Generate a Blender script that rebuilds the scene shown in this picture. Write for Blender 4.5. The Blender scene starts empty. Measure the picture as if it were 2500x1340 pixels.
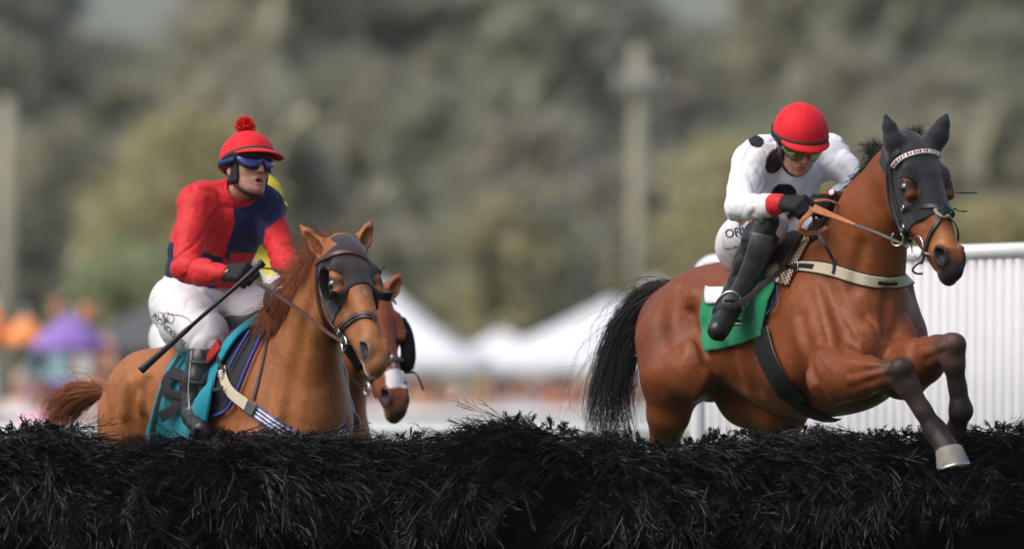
import bpy, math, random
import numpy as np
rng = np.random.RandomState(7)
random.seed(7)
R = math.radians
scene = bpy.context.scene

# ------------------------------------------------------------------ camera
CAM = np.array([0.0, -30.0, 1.5]); FPX = 18330.0
PITCH = math.atan((955 - 670) / FPX)
cd = bpy.data.cameras.new('camera'); cam = bpy.data.objects.new('camera', cd)
scene.collection.objects.link(cam); scene.camera = cam
cam.location = CAM; cam.rotation_euler = (math.pi / 2 + PITCH, 0, 0)
cd.sensor_width = 36.0; cd.lens = FPX * 36.0 / 2500.0
cd.clip_start = 0.5; cd.clip_end = 3000
cd.dof.use_dof = True; cd.dof.focus_distance = 29.65; cd.dof.aperture_fstop = 1.9

# ------------------------------------------------------------------ light
SUN_EL, SUN_AZ = 52.0, 242.0           # azimuth measured clockwise from +Y
w = bpy.data.worlds.new('World'); scene.world = w; w.use_nodes = True
nt = w.node_tree; bg = nt.nodes['Background']
sky = nt.nodes.new('ShaderNodeTexSky'); sky.sky_type = 'NISHITA'; sky.sun_disc = False
sky.sun_elevation = R(SUN_EL); sky.sun_rotation = R(SUN_AZ)
sky.air_density = 1.0; sky.dust_density = 4.0; sky.ozone_density = 1.0
nt.links.new(sky.outputs[0], bg.inputs[0]); bg.inputs[1].default_value = 0.13
sd = bpy.data.lights.new('sun', 'SUN'); sun = bpy.data.objects.new('sun', sd)
scene.collection.objects.link(sun)
sd.energy = 1.5; sd.angle = R(48); sd.color = (1.0, 0.96, 0.9)
sun.location = (-20, -30, 40)
_e, _a = R(SUN_EL), R(SUN_AZ)
_d = np.array([math.sin(_a) * math.cos(_e), math.cos(_a) * math.cos(_e), math.sin(_e)])  # towards the sun
from mathutils import Vector
sun.rotation_euler = Vector((-_d[0], -_d[1], -_d[2])).to_track_quat('-Z', 'Y').to_euler()
scene.view_settings.view_transform = 'Standard'; scene.view_settings.look = 'None'
scene.view_settings.exposure = 0.34; scene.view_settings.gamma = 1.0
scene.cycles.use_denoising = True
scene.cycles.max_bounces = 6; scene.cycles.diffuse_bounces = 3; scene.cycles.glossy_bounces = 3
scene.cycles.transparent_max_bounces = 8
scene.cycles.sample_clamp_indirect = 4.0

# ------------------------------------------------------------------ helpers: space
def U(px, py, Y):
    """world point seen at pixel (px,py) of the 2500-wide photograph at depth Y"""
    x = (px - 1250) / FPX; y = (670 - py) / FPX
    d = np.array([x, math.cos(PITCH) - y * math.sin(PITCH), math.sin(PITCH) + y * math.cos(PITCH)])
    return CAM + d * ((Y + 30.0) / d[1])
def PX(P):
    P = np.asarray(P, float) - CAM
    c, s = math.cos(PITCH), math.sin(PITCH)
    dz = P[..., 1] * c + P[..., 2] * s; dy = -P[..., 1] * s + P[..., 2] * c
    return np.stack([1250 + FPX * P[..., 0] / dz, 670 - FPX * dy / dz], -1)
def nrm(v):
    v = np.asarray(v, float); return v / (np.linalg.norm(v, axis=-1, keepdims=True) + 1e-12)
class Frame:
    def __init__(s, o, x, y, z): s.o = np.array(o, float); s.M = np.array([x, y, z], float)
    def __call__(s, a, b, c): return s.o + a * s.M[0] + b * s.M[1] + c * s.M[2]
    def d(s, a, b, c): return a * s.M[0] + b * s.M[1] + c * s.M[2]
    def loc(s, P): return (np.asarray(P) - s.o) @ s.M.T

# ------------------------------------------------------------------ helpers: objects
def link(o): scene.collection.objects.link(o); return o
def tag(o, label=None, cat=None, group=None, kind=None):
    if label: o['label'] = label
    if cat: o['category'] = cat
    if group: o['group'] = group
    if kind: o['kind'] = kind
    return o
def thing(name, loc, label, cat, group=None):
    o = link(bpy.data.objects.new(name, None)); o.location = [float(v) for v in loc]
    o.empty_display_size = 0.1
    bpy.context.view_layer.update()
    return tag(o, label, cat, group)
def _mesh(name, V, faces_flat, counts, mats, col=None, smooth=True, matidx=None):
    me = bpy.data.meshes.new(name); V = np.asarray(V, np.float32)
    me.vertices.add(len(V)); me.vertices.foreach_set('co', V.ravel())
    ff = np.asarray(faces_flat, np.int32); cn = np.asarray(counts, np.int32)
    me.loops.add(len(ff)); me.loops.foreach_set('vertex_index', ff)
    me.polygons.add(len(cn))
    me.polygons.foreach_set('loop_start', np.concatenate([[0], np.cumsum(cn)[:-1]]).astype(np.int32))
    for m in (mats if isinstance(mats, (list, tuple)) else [mats]): me.materials.append(m)
    if matidx is not None: me.polygons.foreach_set('material_index', np.asarray(matidx, np.int32))
    me.polygons.foreach_set('use_smooth', np.full(len(cn), smooth))
    me.update(calc_edges=True)
    if col is not None:
        ca = me.color_attributes.new('Col', 'FLOAT_COLOR', 'POINT')
        c4 = np.ones((len(V), 4), np.float32); c4[:, :3] = col
        ca.data.foreach_set('color', c4.ravel())
    return me
def obj(name, V, faces, mats, parent=None, col=None, smooth=True, matidx=None):
    """faces: (n,4)/(n,3) array or a list of tuples"""
    V = np.asarray(V, float)
    if parent is not None: V = V - np.array(parent.matrix_world.translation)
    if isinstance(faces, np.ndarray):
        ff = faces.ravel(); cn = np.full(len(faces), faces.shape[1])
    else:
        ff = [i for f in faces for i in f]; cn = [len(f) for f in faces]
    me = _mesh(name, V, ff, cn, mats, col, smooth, matidx)
    o = link(bpy.data.objects.new(name, me))
    if parent is not None: o.parent = parent
    bpy.context.view_layer.update() if parent is None else None
    return o
def sub(name, V, faces, mats, part, **k):
    """a sub-part under a part mesh (part sits at its thing's origin)"""
    root = part.parent if part.parent is not None else part
    off = np.array(root.location) if part.parent is not None else np.zeros(3)
    o = obj(name, np.asarray(V, float) - off, faces, mats, None, **k); o.parent = part
    return o
class MB:
    """mesh builder"""
    def __init__(s): s.V = []; s.F = []; s.n = 0; s.mi = []
    def add(s, V, F, mi=0):
        V = np.asarray(V, float)
        for f in F: s.F.append(tuple(int(i) + s.n for i in f)); s.mi.append(mi)
        s.V.append(V); s.n += len(V); return s
    def box(s, c, h, M=None, bev=0.0, mi=0):
        c = np.asarray(c, float); h = np.asarray(h, float)
        M = np.eye(3) if M is None else np.asarray(M, float)
        b = min(bev, min(h) * 0.9)
        if b <= 0:
            q = np.array([[x, y, z] for x in (-1, 1) for y in (-1, 1) for z in (-1, 1)], float) * h
            F = [(0, 1, 3, 2), (4, 6, 7, 5), (0, 4, 5, 1), (2, 3, 7, 6), (0, 2, 6, 4), (1, 5, 7, 3)]
            return s.add(c + q @ M, F, mi)
        # chamfered box: 24 verts
        V = []; idx = {}
        for sx in (-1, 1):
            for sy in (-1, 1):
                for sz in (-1, 1):
                    for ax in range(3):
                        p = np.array([sx, sy, sz], float) * h
                        for k in range(3):
                            if k != ax: p[k] -= (sx, sy, sz)[k] * b
                        idx[(sx, sy, sz, ax)] = len(V); V.append(p)
        F = []
        for ax in range(3):
            o1, o2 = (ax + 1) % 3, (ax + 2) % 3
            for sg in (-1, 1):
                def g(a, bb, axx=ax):
                    t = [0, 0, 0]; t[ax] = sg; t[o1] = a; t[o2] = bb; return idx[(*t, axx)]
                f = (g(-1, -1), g(1, -1), g(1, 1), g(-1, 1)); F.append(f if sg > 0 else f[::-1])
        for ax in range(3):
            o1, o2 = (ax + 1) % 3, (ax + 2) % 3
            for s1 in (-1, 1):
                for s2 in (-1, 1):
                    def g2(a, axx):
                        t = [0, 0, 0]; t[ax] = a; t[o1] = s1; t[o2] = s2; return idx[(*t, axx)]
                    f = (g2(-1, o1), g2(1, o1), g2(1, o2), g2(-1, o2)); F.append(f if s1 * s2 < 0 else f[::-1])
        for sx in (-1, 1):
            for sy in (-1, 1):
                for sz in (-1, 1):
                    f = tuple(idx[(sx, sy, sz, a)] for a in range(3)); F.append(f if sx * sy * sz > 0 else f[::-1])
        return s.add(c + np.array(V) @ M, F, mi)
    def tube(s, P, r, n=8, mi=0, cap=True, flat=None):
        """tube along P; r scalar or list; flat=(vector, factor) squashes the section along a vector"""
        P = np.asarray(P, float); m = len(P)
        r = np.full(m, r, float) if np.isscalar(r) else np.asarray(r, float)
        T = nrm(np.gradient(P, axis=0)); ref = np.array([0, 0, 1.0])
        if abs(T[0] @ ref) > 0.9: ref = np.array([1.0, 0, 0])
        N = np.zeros_like(P); nn = nrm(np.cross(T[0], ref))
        for i in range(m):
            nn = nrm(nn - T[i] * (nn @ T[i])); N[i] = nn
        B = np.cross(T, N)
        ang = np.arange(n) * 2 * math.pi / n
        O = N[:, None, :] * np.cos(ang)[None, :, None] + B[:, None, :] * np.sin(ang)[None, :, None]
        O = O * r[:, None, None]
        if flat is not None:
            fv = nrm(flat[0]); O = O + (O @ fv)[..., None] * fv * (flat[1] - 1)
        V = (P[:, None, :] + O).reshape(-1, 3)
        F = [(i * n + j, i * n + (j + 1) % n, (i + 1) * n + (j + 1) % n, (i + 1) * n + j) for i in range(m - 1) for j in range(n)]
        if cap: F += [tuple(range(n))[::-1], tuple((m - 1) * n + j for j in range(n))]
        return s.add(V, F, mi)
    def grid(s, G, thick=0.0, mi=0):
        """G (a,b,3) sheet; thick>0 makes a closed slab (offset against its normals)"""
        G = np.asarray(G, float); a, b = G.shape[:2]
        du = np.gradient(G, axis=0); dv = np.gradient(G, axis=1); N = nrm(np.cross(du, dv))
        q = lambda i, j, o=0: o + i * b + j
        if thick <= 0:
            return s.add(G.reshape(-1, 3), [(q(i, j), q(i + 1, j), q(i + 1, j + 1), q(i, j + 1)) for i in range(a - 1) for j in range(b - 1)], mi)
        V = np.concatenate([G.reshape(-1, 3), (G - N * thick).reshape(-1, 3)]); o = a * b
        F = [(q(i, j), q(i + 1, j), q(i + 1, j + 1), q(i, j + 1)) for i in range(a - 1) for j in range(b - 1)]
        F += [(q(i, j, o), q(i, j + 1, o), q(i + 1, j + 1, o), q(i + 1, j, o)) for i in range(a - 1) for j in range(b - 1)]
        for i in range(a - 1):
            F += [(q(i, 0), q(i, 0, o), q(i + 1, 0, o), q(i + 1, 0)), (q(i, b - 1), q(i + 1, b - 1), q(i + 1, b - 1, o), q(i, b - 1, o))]
        for j in range(b - 1):
            F += [(q(0, j), q(0, j + 1), q(0, j + 1, o), q(0, j, o)), (q(a - 1, j), q(a - 1, j, o), q(a - 1, j + 1, o), q(a - 1, j + 1))]
        return s.add(V, F, mi)
    def get(s): return np.concatenate(s.V), s.F
    def build(s, name, mats, parent=None, smooth=True, part=None):
        V, F = s.get()
        if part is not None: return sub(name, V, F, mats, part, smooth=smooth, matidx=s.mi)
        return obj(name, V, F, mats, parent, smooth=smooth, matidx=s.mi)
def catmull(P, n):
    """resample a control polyline to n points, smooth"""
    P = np.asarray(P, float)
    if len(P) == 2: return P[0] + (P[1] - P[0]) * np.linspace(0, 1, n)[:, None]
    Q = np.vstack([2 * P[0] - P[1], P, 2 * P[-1] - P[-2]])
    L = np.concatenate([[0], np.cumsum(np.linalg.norm(np.diff(P, axis=0), axis=1))])
    t = np.linspace(0, L[-1], n); out = []
    for x in t:
        i = min(np.searchsorted(L, x, 'right') - 1, len(P) - 2); u = (x - L[i]) / max(L[i + 1] - L[i], 1e-9)
        p0, p1, p2, p3 = Q[i], Q[i + 1], Q[i + 2], Q[i + 3]
        out.append(0.5 * ((2 * p1) + (-p0 + p2) * u + (2 * p0 - 5 * p1 + 4 * p2 - p3) * u * u + (-p0 + 3 * p1 - 3 * p2 + p3) * u ** 3))
    return np.array(out)
def strands(S, r, sides=3, seed=0):
    """S (k,m,3) polylines, r (k,m) or (m,) radii -> V,F arrays of thin tubes (sides=2: ribbons)"""
    S = np.asarray(S, float); k, m = S.shape[:2]; r = np.broadcast_to(np.asarray(r, float), (k, m))
    rg = np.random.RandomState(seed)
    T = nrm(np.gradient(S, axis=1)); ref = nrm(rg.normal(size=(k, 1, 3)))
    N = nrm(np.cross(T, np.broadcast_to(ref, T.shape))); B = np.cross(T, N)
    n = sides
    if n == 2:
        V = np.stack([S + N * r[..., None], S - N * r[..., None]], 2)
        i = np.arange(m - 1); f = np.stack([i * 2, i * 2 + 1, i * 2 + 3, i * 2 + 2], -1)
    else:
        a = np.arange(n) * 2 * math.pi / n
        V = S[:, :, None] + (N[:, :, None] * np.cos(a)[None, None, :, None] + B[:, :, None] * np.sin(a)[None, None, :, None]) * r[..., None, None]
        f = np.array([(i * n + j, i * n + (j + 1) % n, (i + 1) * n + (j + 1) % n, (i + 1) * n + j) for i in range(m - 1) for j in range(n)])
    F = (f[None] + (np.arange(k) * m * n)[:, None, None]).reshape(-1, 4)
    return V.reshape(-1, 3), F

# ------------------------------------------------------------------ helpers: signed distance modelling
def _smin(a, b, k):
    if k <= 0: return np.minimum(a, b)
    h = np.maximum(k - np.abs(a - b), 0) / k
    return np.minimum(a, b) - h * h * k * 0.25
class Ell:
    def __init__(s, c, r, M=None):
        s.c = np.array(c, float); s.r = np.array(r, float) if not np.isscalar(r) else np.full(3, r, float)
        s.M = np.eye(3) if M is None else np.array(M, float)
    def __call__(s, P):
        q = ((P - s.c) @ s.M.T); a = q / s.r; k0 = np.sqrt((a * a).sum(-1)); b = a / s.r
        k1 = np.sqrt((b * b).sum(-1)); return k0 * (k0 - 1.0) / np.maximum(k1, 1e-6)
    def bb(s):
        e = np.sqrt(((s.M * s.r[:, None]) ** 2).sum(0)); return s.c - e, s.c + e
    def grow(s, d): return Ell(s.c, s.r + d, s.M)
class Cone:
    def __init__(s, a, ra, b, rb, sq=None):
        s.a = np.array(a, float); s.b = np.array(b, float); s.ra = ra; s.rb = rb; s.sq = sq
    def __call__(s, P):
        ba = s.b - s.a; pa = P - s.a
        t = np.clip((pa @ ba) / max(ba @ ba, 1e-12), 0, 1); o = pa - t[..., None] * ba
        if s.sq is not None:
            n, f = s.sq; c = o @ n; o = o + (c * (1.0 / f - 1.0))[..., None] * n
        d = np.sqrt((o * o).sum(-1)) - (s.ra + (s.rb - s.ra) * t)
        return d
    def bb(s):
        return np.minimum(s.a - s.ra, s.b - s.rb), np.maximum(s.a + s.ra, s.b + s.rb)
    def grow(s, d): return Cone(s.a, s.ra + d, s.b, s.rb + d, s.sq)
class Poly:
    """one round-section polyline"""
    def __init__(s, P, r): s.P = np.array(P, float); s.R = r
    def __call__(s, Q):
        d = None
        for a, b in zip(s.P[:-1], s.P[1:]):
            e = Cone(a, s.R, b, s.R)(Q); d = e if d is None else np.minimum(d, e)
        return d
    def bb(s): return s.P.min(0) - abs(s.R), s.P.max(0) + abs(s.R)
    def grow(s, d): return Poly(s.P, s.R + d)
class Shape:
    """ordered list of (primitive, blend k, sign)"""
    def __init__(s): s.L = []
    def add(s, p, k=0.03): s.L.append((p, k, 1)); return s
    def cut(s, p, k=0.01): s.L.append((p, k, -1)); return s
    def chain(s, pts, k=0.03, sq=None, k0=None):
        for i, ((a, ra), (b, rb)) in enumerate(zip(pts[:-1], pts[1:])):
            s.add(Cone(a, ra, b, rb, sq), k0 if (i == 0 and k0 is not None) else k)
        return s
    def grow(s, d):
        t = Shape(); t.L = [(p.grow(d if sg > 0 else -d * 0.5), k, sg) for p, k, sg in s.L]; return t
    def __add__(s, o): t = Shape(); t.L = s.L + o.L; return t
    def __call__(s, P):
        P = np.asarray(P, float); d = np.full(P.shape[:-1], 1.0)
        for p, k, sg in s.L:
            e = p(P); d = _smin(d, e, k) if sg > 0 else -_smin(-d, e, k)
        return d
    def near(s, lo, hi, m=.16):
        t = Shape(); t.L = []
        for q in s.L:
            a, b = q[0].bb()
            if np.all(a - m < hi) and np.all(b + m > lo): t.L.append(q)
        return t
    def grad(s, P, h=0.002):
        P = np.asarray(P, float); g = np.zeros_like(P); s = s.near(P.reshape(-1, 3).min(0), P.reshape(-1, 3).max(0))
        for i in range(3):
            e = np.zeros(3); e[i] = h; g[..., i] = s(P + e) - s(P - e)
        return nrm(g)
    def project(s, P, off=0.0, it=6):
        P = np.array(P, float); s = s.near(P.reshape(-1, 3).min(0), P.reshape(-1, 3).max(0)) if len(P) < 5000 else s
        for _ in range(it): P = P - s.grad(P) * (s(P) - off)[..., None] * 0.9
        return P
    def hit(s, px, py, off=0.0, y0=-1.6, y1=2.5):
        """surface point under pixel positions (first hit from the camera), arrays allowed"""
        px = np.atleast_1d(np.asarray(px, float)); py = np.atleast_1d(np.asarray(py, float))
        A = np.array([U(a, b, y0) for a, b in zip(px, py)]); B = np.array([U(a, b, y1) for a, b in zip(px, py)])
        D = nrm(B - A); t = np.zeros(len(A)); best = np.full(len(A), 9.0); bt = t.copy(); done = np.zeros(len(A), bool)
        s = s.near(np.minimum(A, B).min(0), np.maximum(A, B).max(0)); act = np.arange(len(A))
        for _ in range(140):
            d = s(A[act] + D[act] * t[act][:, None]) - off
            u = d < best[act]; best[act[u]] = d[u]; bt[act[u]] = t[act[u]]
            go = d >= 0.0006; act = act[go]
            if len(act) == 0: break
            t[act] += np.maximum(d[go] * 0.65, 0.0006); act = act[t[act] < y1 - y0 + .2]
            if len(act) == 0: break
        return A + D * bt[:, None]
    def bounds(s):
        lo = np.full(3, 1e9); hi = -lo
        for p, k, sg in s.L:
            if sg > 0: a, b = p.bb(); lo = np.minimum(lo, a); hi = np.maximum(hi, b)
        return lo, hi
def axis_grid(lo, hi, h, fine=None):
    """coordinates from lo to hi with step h; fine=(lo,hi,h2) interval is finer"""
    if fine is None: return np.arange(lo, hi + h, h)
    a, b, h2 = fine; a = max(a, lo); b = min(b, hi)
    p = np.concatenate([np.arange(a, lo - h, -h)[::-1][:-1], np.arange(a, b, h2), np.arange(b, hi + h, h)])
    return p
def field(shape, xs, ys, zs):
    F = np.full((len(xs), len(ys), len(zs)), 1.0, np.float32)
    for p, k, sg in shape.L:
        lo, hi = p.bb(); m = k + 0.03
        ix = slice(max(np.searchsorted(xs, lo[0] - m) - 1, 0), np.searchsorted(xs, hi[0] + m) + 1)
        iy = slice(max(np.searchsorted(ys, lo[1] - m) - 1, 0), np.searchsorted(ys, hi[1] + m) + 1)
        iz = slice(max(np.searchsorted(zs, lo[2] - m) - 1, 0), np.searchsorted(zs, hi[2] + m) + 1)
        X, Y, Z = xs[ix], ys[iy], zs[iz]
        if not (len(X) and len(Y) and len(Z)): continue
        P = np.empty((len(X), len(Y), len(Z), 3), np.float32)
        P[..., 0] = X[:, None, None]; P[..., 1] = Y[None, :, None]; P[..., 2] = Z[None, None, :]
        e = p(P).astype(np.float32); G = F[ix, iy, iz]
        F[ix, iy, iz] = _smin(G, e, k) if sg > 0 else -_smin(-G, e, k)
    return F
_CO = np.array([[0,0,0],[1,0,0],[0,1,0],[1,1,0],[0,0,1],[1,0,1],[0,1,1],[1,1,1]])
_ED = [(0,1),(2,3),(4,5),(6,7),(0,2),(1,3),(4,6),(5,7),(0,4),(1,5),(2,6),(3,7)]
def nets(F, xs, ys, zs, smooth=2):
    S = F < 0
    c = np.zeros(tuple(n - 1 for n in F.shape), np.int8)
    for o in _CO:
        c += S[o[0]:o[0] + c.shape[0], o[1]:o[1] + c.shape[1], o[2]:o[2] + c.shape[2]]
    act = (c > 0) & (c < 8); I = np.argwhere(act)
    V8 = np.stack([F[I[:, 0] + o[0], I[:, 1] + o[1], I[:, 2] + o[2]] for o in _CO], 1).astype(float)
    acc = np.zeros((len(I), 3)); cnt = np.zeros(len(I))
    for a, b in _ED:
        va, vb = V8[:, a], V8[:, b]; m = (va < 0) != (vb < 0)
        t = np.where(m, va / np.where(m, va - vb, 1), 0)
        acc += np.where(m[:, None], _CO[a] + (_CO[b] - _CO[a]) * t[:, None], 0); cnt += m
    fr = acc / cnt[:, None]; V = np.empty_like(fr)
    for ax, g in enumerate((xs, ys, zs)):
        V[:, ax] = g[I[:, ax]] + fr[:, ax] * (g[I[:, ax] + 1] - g[I[:, ax]])
    idm = np.full(act.shape, -1, np.int32); idm[act] = np.arange(len(I))
    faces = []
    for ax in range(3):
        A = [slice(None)] * 3; B = [slice(None)] * 3
        A[ax] = slice(None, -1); B[ax] = slice(1, None)
        sa, sb = S[tuple(A)], S[tuple(B)]
        E = np.argwhere(sa != sb); ins = sa[E[:, 0], E[:, 1], E[:, 2]]
        o1, o2 = (ax + 1) % 3, (ax + 2) % 3
        ok = (E[:, o1] > 0) & (E[:, o2] > 0) & (E[:, o1] < F.shape[o1] - 1) & (E[:, o2] < F.shape[o2] - 1)
        E = E[ok]; ins = ins[ok]; q = []
        for d1, d2 in ((-1, -1), (0, -1), (0, 0), (-1, 0)):
            C = E.copy(); C[:, o1] += d1; C[:, o2] += d2; q.append(idm[C[:, 0], C[:, 1], C[:, 2]])
        q = np.stack(q, 1); q[~ins] = q[~ins][:, ::-1]; faces.append(q)
    Q = np.concatenate(faces)
    for _ in range(smooth):
        i = np.concatenate([Q[:, a] for a in range(4)]); j = np.concatenate([Q[:, (a + 1) % 4] for a in range(4)])
        ii = np.concatenate([i, j]); jj = np.concatenate([j, i]); n = np.bincount(ii, minlength=len(V))
        M = np.stack([np.bincount(ii, V[jj, a], len(V)) for a in range(3)], 1) / np.maximum(n, 1)[:, None]
        V = V + (M - V) * 0.5
    return V, Q
def sdf_mesh(shape, h, fine=None, region=None, smooth=2, disp=None):
    """fine=(lo3,hi3,h2); region(P)->sdf to intersect with; disp(P)->displacement added to the field"""
    lo, hi = shape.bounds(); lo = lo - 3 * h - 0.01; hi = hi + 3 * h + 0.01
    g = [axis_grid(lo[i], hi[i], h, None if fine is None else (fine[0][i], fine[1][i], fine[2])) for i in range(3)]
    F = field(shape, *g)
    if region is not None or disp is not None:
        P = np.empty(F.shape + (3,), np.float32)
        P[..., 0] = g[0][:, None, None]; P[..., 1] = g[1][None, :, None]; P[..., 2] = g[2][None, None, :]
        if disp is not None: F = F + disp(P).astype(np.float32)
        if region is not None: F = np.maximum(F, region(P).astype(np.float32))
    return nets(F, *g, smooth=smooth)
def vnoise(P, f, seed=0, oct=2):
    """cheap smooth pseudo noise from rotated sines"""
    rg = np.random.RandomState(seed); out = 0
    for o in range(oct):
        for _ in range(4):
            d = rg.normal(size=3); d = d / np.linalg.norm(d) * f * (1.9 ** o); ph = rg.rand() * 6.28
            out = out + np.sin(P @ d + ph + 1.3 * np.sin(P @ d[[1, 2, 0]] * 0.7 + ph)) * (0.55 ** o) / 4
    return out
def ribbon(P, N, wd, th, name, mats, parent=None, part=None, seg=None, rnd=0.35):
    """strap: centre line P with surface normals N, width wd, thickness th (rounded section)"""
    P = np.asarray(P, float); T = nrm(np.gradient(P, axis=0)); W = nrm(np.cross(T, N)); N = np.cross(W, T)
    m = len(P); wd = np.broadcast_to(np.asarray(wd, float), (m,))[:, None]
    prof = [(-.5, 0.0), (-.5, .6), (-.5 + .12 * rnd * 2, 1.0), (.5 - .12 * rnd * 2, 1.0), (.5, .6), (.5, 0.0)]
    V = np.stack([P + W * (a * wd) + N * (b * th) for a, b in prof], 1).reshape(-1, 3); n = len(prof)
    F = [(i * n + j, i * n + (j + 1) % n, (i + 1) * n + (j + 1) % n, (i + 1) * n + j) for i in range(m - 1) for j in range(n)]
    F += [tuple(range(n))[::-1], tuple((m - 1) * n + j for j in range(n))]
    F = [f[::-1] for f in F]
    if part is not None: return sub(name, V, F, mats, part, smooth=False)
    return obj(name, V, F, mats, parent, smooth=False)
def strap(shape, pts, wd, th, name, mats, parent=None, part=None, n=40, off=0.001, is3d=False, proj=True):
    """strap lying on a shape: pts are pixels [(px,py)..] hit on the surface, or 3d points"""
    P = catmull(pts, n)
    if not is3d: P = shape.hit(P[:, 0], P[:, 1], off)
    elif proj: P = shape.project(P, off)
    for _ in range(2): P[1:-1] = 0.5 * P[1:-1] + 0.25 * (P[:-2] + P[2:])
    N = shape.grad(P, 0.006)
    for _ in range(4): N[1:-1] = nrm(0.5 * N[1:-1] + 0.25 * (N[:-2] + N[2:]))
    return ribbon(P, N, wd, th, name, mats, parent, part)
def text_verts(txt, bold=0):
    cu = bpy.data.curves.new('t', 'FONT'); cu.body = txt; cu.size = 1.0; cu.offset = bold; cu.align_x = 'CENTER'; cu.align_y = 'CENTER'
    o = bpy.data.objects.new('t', cu); scene.collection.objects.link(o)
    me = bpy.data.meshes.new_from_object(o.evaluated_get(bpy.context.evaluated_depsgraph_get()))
    V = np.array([v.co[:2] for v in me.vertices]); F = [tuple(p.vertices) for p in me.polygons]
    bpy.data.objects.remove(o); bpy.data.curves.remove(cu); bpy.data.meshes.remove(me)
    return V, F
def text_on(shape, txt, px, py, size, ang, name, mat, parent=None, part=None, off=0.003, sx=1.0, shear=0.0, bold=0):
    """lettering printed on a surface at pixel px,py; size in photo pixels"""
    V, F = text_verts(txt, bold); ca, sa = math.cos(R(ang)), math.sin(R(ang))
    x = (V[:, 0] * sx + shear * V[:, 1]) * size; y = V[:, 1] * size
    P = shape.hit(px + x * ca - y * sa, py - (x * sa + y * ca), off)
    if part is not None: return sub(name, P, F, mat, part, smooth=False)
    return obj(name, P, F, mat, parent, smooth=False)
# ------------------------------------------------------------------ materials
def mat(name, col=(.5, .5, .5), rough=.5, metal=0., spec=.5, var=.0, vscale=6., bump=0., bscale=60., stretch=None,
        attr=False, sheen=0., coat=0., bdist=.01, sss=0., bump2=0., b2scale=26.):
    m = bpy.data.materials.new(name); m.use_nodes = True; nt = m.node_tree; b = nt.nodes['Principled BSDF']
    b.inputs['Roughness'].default_value = rough; b.inputs['Metallic'].default_value = metal
    b.inputs['Specular IOR Level'].default_value = spec
    b.inputs['Sheen Weight'].default_value = sheen; b.inputs['Coat Weight'].default_value = coat
    b.inputs['Coat Roughness'].default_value = .25
    if sss: b.inputs['Subsurface Weight'].default_value = sss; b.inputs['Subsurface Radius'].default_value = (.012, .005, .003)
    tc = nt.nodes.new('ShaderNodeTexCoord'); src = tc.outputs['Object']
    if stretch is not None:
        mp = nt.nodes.new('ShaderNodeMapping'); mp.inputs['Scale'].default_value = stretch
        nt.links.new(src, mp.inputs[0]); src = mp.outputs[0]
    if attr:
        a = nt.nodes.new('ShaderNodeVertexColor'); a.layer_name = 'Col'; base = a.outputs[0]
    else:
        a = nt.nodes.new('ShaderNodeRGB'); a.outputs[0].default_value = (*col, 1); base = a.outputs[0]
    if var > 0:
        n = nt.nodes.new('ShaderNodeTexNoise'); n.inputs['Scale'].default_value = vscale; n.inputs['Detail'].default_value = 6
        n.inputs['Roughness'].default_value = .65
        nt.links.new(src, n.inputs['Vector'])
        r = nt.nodes.new('ShaderNodeMapRange'); r.inputs[1].default_value = .3; r.inputs[2].default_value = .7
        r.inputs[3].default_value = 1 - var; r.inputs[4].default_value = 1 + var
        nt.links.new(n.outputs[0], r.inputs[0])
        mx = nt.nodes.new('ShaderNodeVectorMath'); mx.operation = 'SCALE'
        nt.links.new(base, mx.inputs[0]); nt.links.new(r.outputs[0], mx.inputs['Scale']); base = mx.outputs[0]
    nt.links.new(base, b.inputs['Base Color'])
    if bump > 0:
        n2 = nt.nodes.new('ShaderNodeTexNoise'); n2.inputs['Scale'].default_value = bscale; n2.inputs['Detail'].default_value = 4
        nt.links.new(src, n2.inputs['Vector'])
        bp = nt.nodes.new('ShaderNodeBump'); bp.inputs['Strength'].default_value = bump; bp.inputs['Distance'].default_value = bdist
        nt.links.new(n2.outputs[0], bp.inputs['Height']); nt.links.new(bp.outputs[0], b.inputs['Normal'])
        if bump2 > 0:
            n3 = nt.nodes.new('ShaderNodeTexNoise'); n3.inputs['Scale'].default_value = b2scale; n3.inputs['Detail'].default_value = 5; n3.inputs['Distortion'].default_value = .6
            nt.links.new(src, n3.inputs['Vector']); b3_ = nt.nodes.new('ShaderNodeBump'); b3_.inputs['Strength'].default_value = bump2; b3_.inputs['Distance'].default_value = .02
            nt.links.new(n3.outputs[0], b3_.inputs['Height']); nt.links.new(b3_.outputs[0], bp.inputs['Normal'])
    return m
M = {}
M['coat'] = mat('horse_coat', rough=.47, spec=.28, var=.20, vscale=11, bump=.38, bscale=150, bdist=.006, bump2=.24, b2scale=15, attr=True, sheen=.02)
M['bay_hair'] = mat('black_hair', (.012, .010, .010), rough=.42, spec=.5, var=.3)
M['chest_hair'] = mat('red_hair', (.27, .078, .024), rough=.45, spec=.4, var=.35, vscale=25)
M['eye'] = mat('eye_gloss', (.006, .004, .004), rough=.06, spec=.8, coat=1)
M['hood'] = mat('hood_cloth', (.012, .013, .018), rough=.75, spec=.25, var=.2, bump=.35, bscale=300, bdist=.002, sheen=.25)
M['hood_brown'] = mat('faded_hood_cloth', (.030, .024, .030), rough=.8, spec=.25, var=.25, bump=.4, bscale=260, bdist=.002, sheen=.3)
M['black_leather'] = mat('black_leather', (.012, .012, .013), rough=.38, spec=.5, var=.25, bump=.15, bscale=200, bdist=.002)
M['brown_leather'] = mat('brown_leather', (.085, .032, .022), rough=.42, spec=.5, var=.3, vscale=30, bump=.2, bscale=200, bdist=.002)
M['dark_brown_leather'] = mat('dark_brown_leather', (.03, .016, .013), rough=.42, spec=.5, var=.3, vscale=20)
M['tan_rubber'] = mat('tan_rein_rubber', (.48, .17, .07), rough=.6, spec=.3, var=.15, vscale=40, bump=.5, bscale=350, bdist=.003)
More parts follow.
